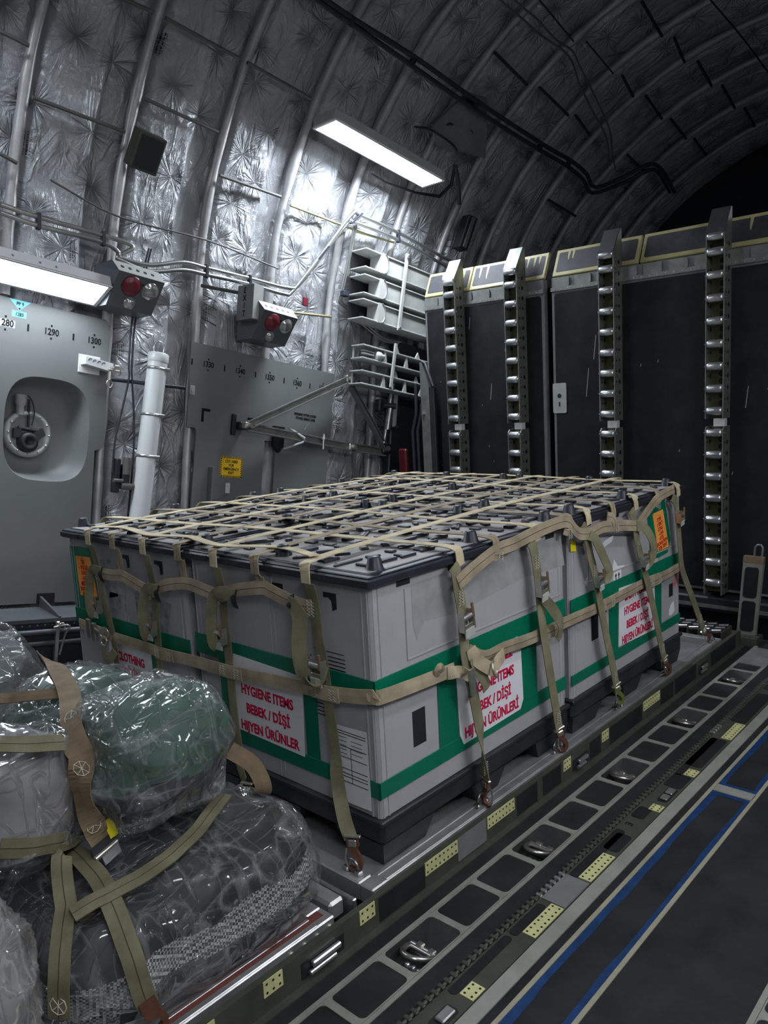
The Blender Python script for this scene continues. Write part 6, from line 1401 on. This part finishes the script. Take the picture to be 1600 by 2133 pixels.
# ------------------------------------------------------------------ film-wrapped bundles on the second pallet
from mathutils import noise as mnoise
PW = 2.6
def superpt(v, half, p=PW):
    r = sum(abs(c)**p for c in v)**(-1/p); return Vector((v[0]*r*half[0], v[1]*r*half[1], v[2]*r*half[2]))
def bundle(c, half, yaw, label, clothm, film, seed, second=None, pw=2.6):
    t = thing('wrapped_bundle', label, 'wrapped bundle', (c[0], c[1], c[2]-half[2]), 'film wrapped bundles of clothing on the near pallet')
    nu, nv = 96, 64; rot = Matrix.Rotation(yaw, 3, 'Z'); C_ = Vector(c); so = Vector((seed*7.3, seed*3.1, seed*1.7))
    def surf(scale, amp, f, film_):
        vs = []
        for j in range(nv+1):
            th = math.pi*j/nv
            for i in range(nu):
                ph = 2*math.pi*i/nu; v = Vector((math.sin(th)*math.cos(ph), math.sin(th)*math.sin(ph), math.cos(th)))
                P = superpt(v, half, pw)*scale; q = P*f+so
                d = amp*mnoise.noise(q)+amp*.5*mnoise.noise(q*2.3)
                if film_:
                    w = mnoise.noise(Vector((P.x*4, P.y*4, P.z*9+P.x*6))+so); w2 = mnoise.noise(Vector((P.x*11+P.z*5, P.y*6, P.z*4-P.x*5))+so)
                    d += .020*(1-abs(w))**5-.008+.007*(1-abs(w2))**6
                n = Vector((P.x/half[0]**2, P.y/half[1]**2, P.z/half[2]**2)).normalized()
                X = C_+rot @ (P+n*d)
                if X.z < ZP+.004: X.z = ZP+.004
                if X.y > .055: X.y = .055
                vs.append(X)
        fs = [(j*nu+i, j*nu+(i+1) % nu, (j+1)*nu+(i+1) % nu, (j+1)*nu+i) for j in range(nv) for i in range(nu)]
        return vs, fs
    vs, fs = surf(.93, .030, 5, False)
    MB().add(vs, fs, smooth=True).build('clothing', M[clothm], t)
    if second:
        z_lo, z_hi, mt2 = second
        keep = [f for f in fs if z_lo <= (vs[f[0]].z+vs[f[2]].z)/2+.05*mnoise.noise(vs[f[0]]*5+so) <= z_hi]
        cc = C_; v2 = [cc+(p-cc)*1.012 for p in vs]
        MB().add(v2, keep, smooth=True).build('folded_garment', M[mt2], t)
    vs, fs = surf(1.0, .022, 5, True)
    MB().add(vs, fs, smooth=True).build('plastic_film', M[film], t)
    return t
bundle((-.262, -.485, .235), (.25, .385, .165), 0, 'lowest film-wrapped bundle of black clothes with a houndstooth garment along the pallet edge', 'cblack', 'film', 1, (.19, .27, 'hound'), 3.4)
bundle((-.315, -.45, .60), (.16, .19, .18), 0, 'round film-wrapped bundle, green cloth above navy, in front of the hygiene sign', 'cnavy', 'film', 2, (.555, .92, 'cgreen'))
bundle((-.41, -.76, .575), (.13, .15, .165), .1, 'film-wrapped bundle of grey cloth left of the wide brown strap', 'cpale', 'film', 3)
bundle((-.165, -1.065, .335), (.17, .195, .245), 0, 'milky film-wrapped bundle at the bottom left corner', 'cgrey', 'filmpink', 4)
bundle((-.88, -.38, .38), (.235, .24, .29), .2, 'film-wrapped grey-green bundle behind the strap, beside the clothing sign', 'cgreen', 'film', 5)
bundle((-.72, -.85, .49), (.16, .16, .40), 0, 'upright milky film-wrapped bundle at the left edge', 'cpale', 'filmpink', 6)
bundle((-1.43, -.5, .42), (.25, .23, .33), 0, 'dark film-wrapped bundle farthest back by the sidewall seat', 'cgrey', 'film', 7)
net2 = thing('cargo_net', 'brown and olive webbing net strapped over the film-wrapped bundles', 'cargo net', (-.35, -.6, ZP))
def strap2(k, mt, w, lift=0.0, flip=False):
    pts = [Vector(q[:3])+Vector(q[3:])*(.004+lift) for q in SB[k]]; nr = [Vector(q[3:]) for q in SB[k]]
    return MB().ribbon(pts, nr, w, .0035, 3).build('net_strap', M[mt], net2), pts, nr
def boxstitch(par, c, n, r=.016):
    n = Vector(n).normalized(); a = n.orthogonal().normalized(); b = n.cross(a); c = Vector(c)+n*.005; mb = MB()
    ring = [c+(a*math.cos(w)+b*math.sin(w)*1.25)*r for w in [math.pi*2*i/8 for i in range(8)]]
    mb.tube(ring, .0009, 4, closed=True)
    for i in range(3): mb.tube([ring[i], ring[i+4]], .0009, 4)
    mb.build('stitching', M['thread'], par)
a2, p2_, n2_ = strap2('s2', 'brown', .036); a3, p3_, n3_ = strap2('s3', 'drab', .040); a4, p4_, n4_ = strap2('s4', 'drab', .046)
a5, p5_, n5_ = strap2('s5', 'drab', .045, .003); a6, p6_, n6_ = strap2('s6', 'drab', .046, .009); a7, p7_, n7_ = strap2('s7', 'drab', .040, .014)
a1, p1_, n1_ = strap2('s1', 'brown', [.055, .055, .058, .06, .058, .055, .05], .008)
for i in (6, 10, 15):
    if i < len(p1_): boxstitch(a1, p1_[i], n1_[i])
boxstitch(a5, p5_[-2], n5_[-2])
c = p1_[-1]; nn = n1_[-1].normalized()
up = (p1_[-2]-p1_[-1]).normalized(); e = up.cross(nn).normalized()
b_ = MB().obox(c-up*.01+nn*.012, e*.034, up*.016, nn*.006, .003).build('buckle', M['dark'], net2)
MB().cyl(c-up*.02-e*.034+nn*.014, c-up*.02+e*.034+nn*.014, .007).build('buckle_roller', M['buckle'], b_)
MB().obox(c-up*.035+nn*.012+e*.01, e*.026, up*.012, nn*.003, .001).build('buckle_plate', M['steel'], b_)
MB().obox(c+up*.012+nn*.018+e*.034, e*.012, up*.022, nn*.002).build('yellow_tag', M['yellow'], b_)
# hook end of the diagonal strap
c = p6_[-1]; nn = n6_[-1].normalized(); up = (p6_[-3]-p6_[-1]).normalized(); e = up.cross(nn).normalized()
MB().prism([(-.018, .02), (.018, .02), (.02, -.01), (.03, -.04), (.022, -.06), (.004, -.064), (.0, -.052), (.014, -.046), (.012, -.03), (-.016, -.02)], c+nn*.004, e, up, nn*.012).build('hook', M['hook'], net2)

# end of the net hanging in a loop behind the round bundle
MB().ribbon([(-.27, -.25, .53), (-.225, -.215, .49), (-.205, -.20, .44), (-.215, -.19, .40), (-.26, -.18, .39)], [Vector((.7, -.5, .4)), Vector((.9, -.4, .1)), Vector((.9, -.4, 0)), Vector((.7, -.5, -.4)), Vector((.3, -.6, -.7))], .045, .0035, 5).build('net_strap', M['brown'], net2)
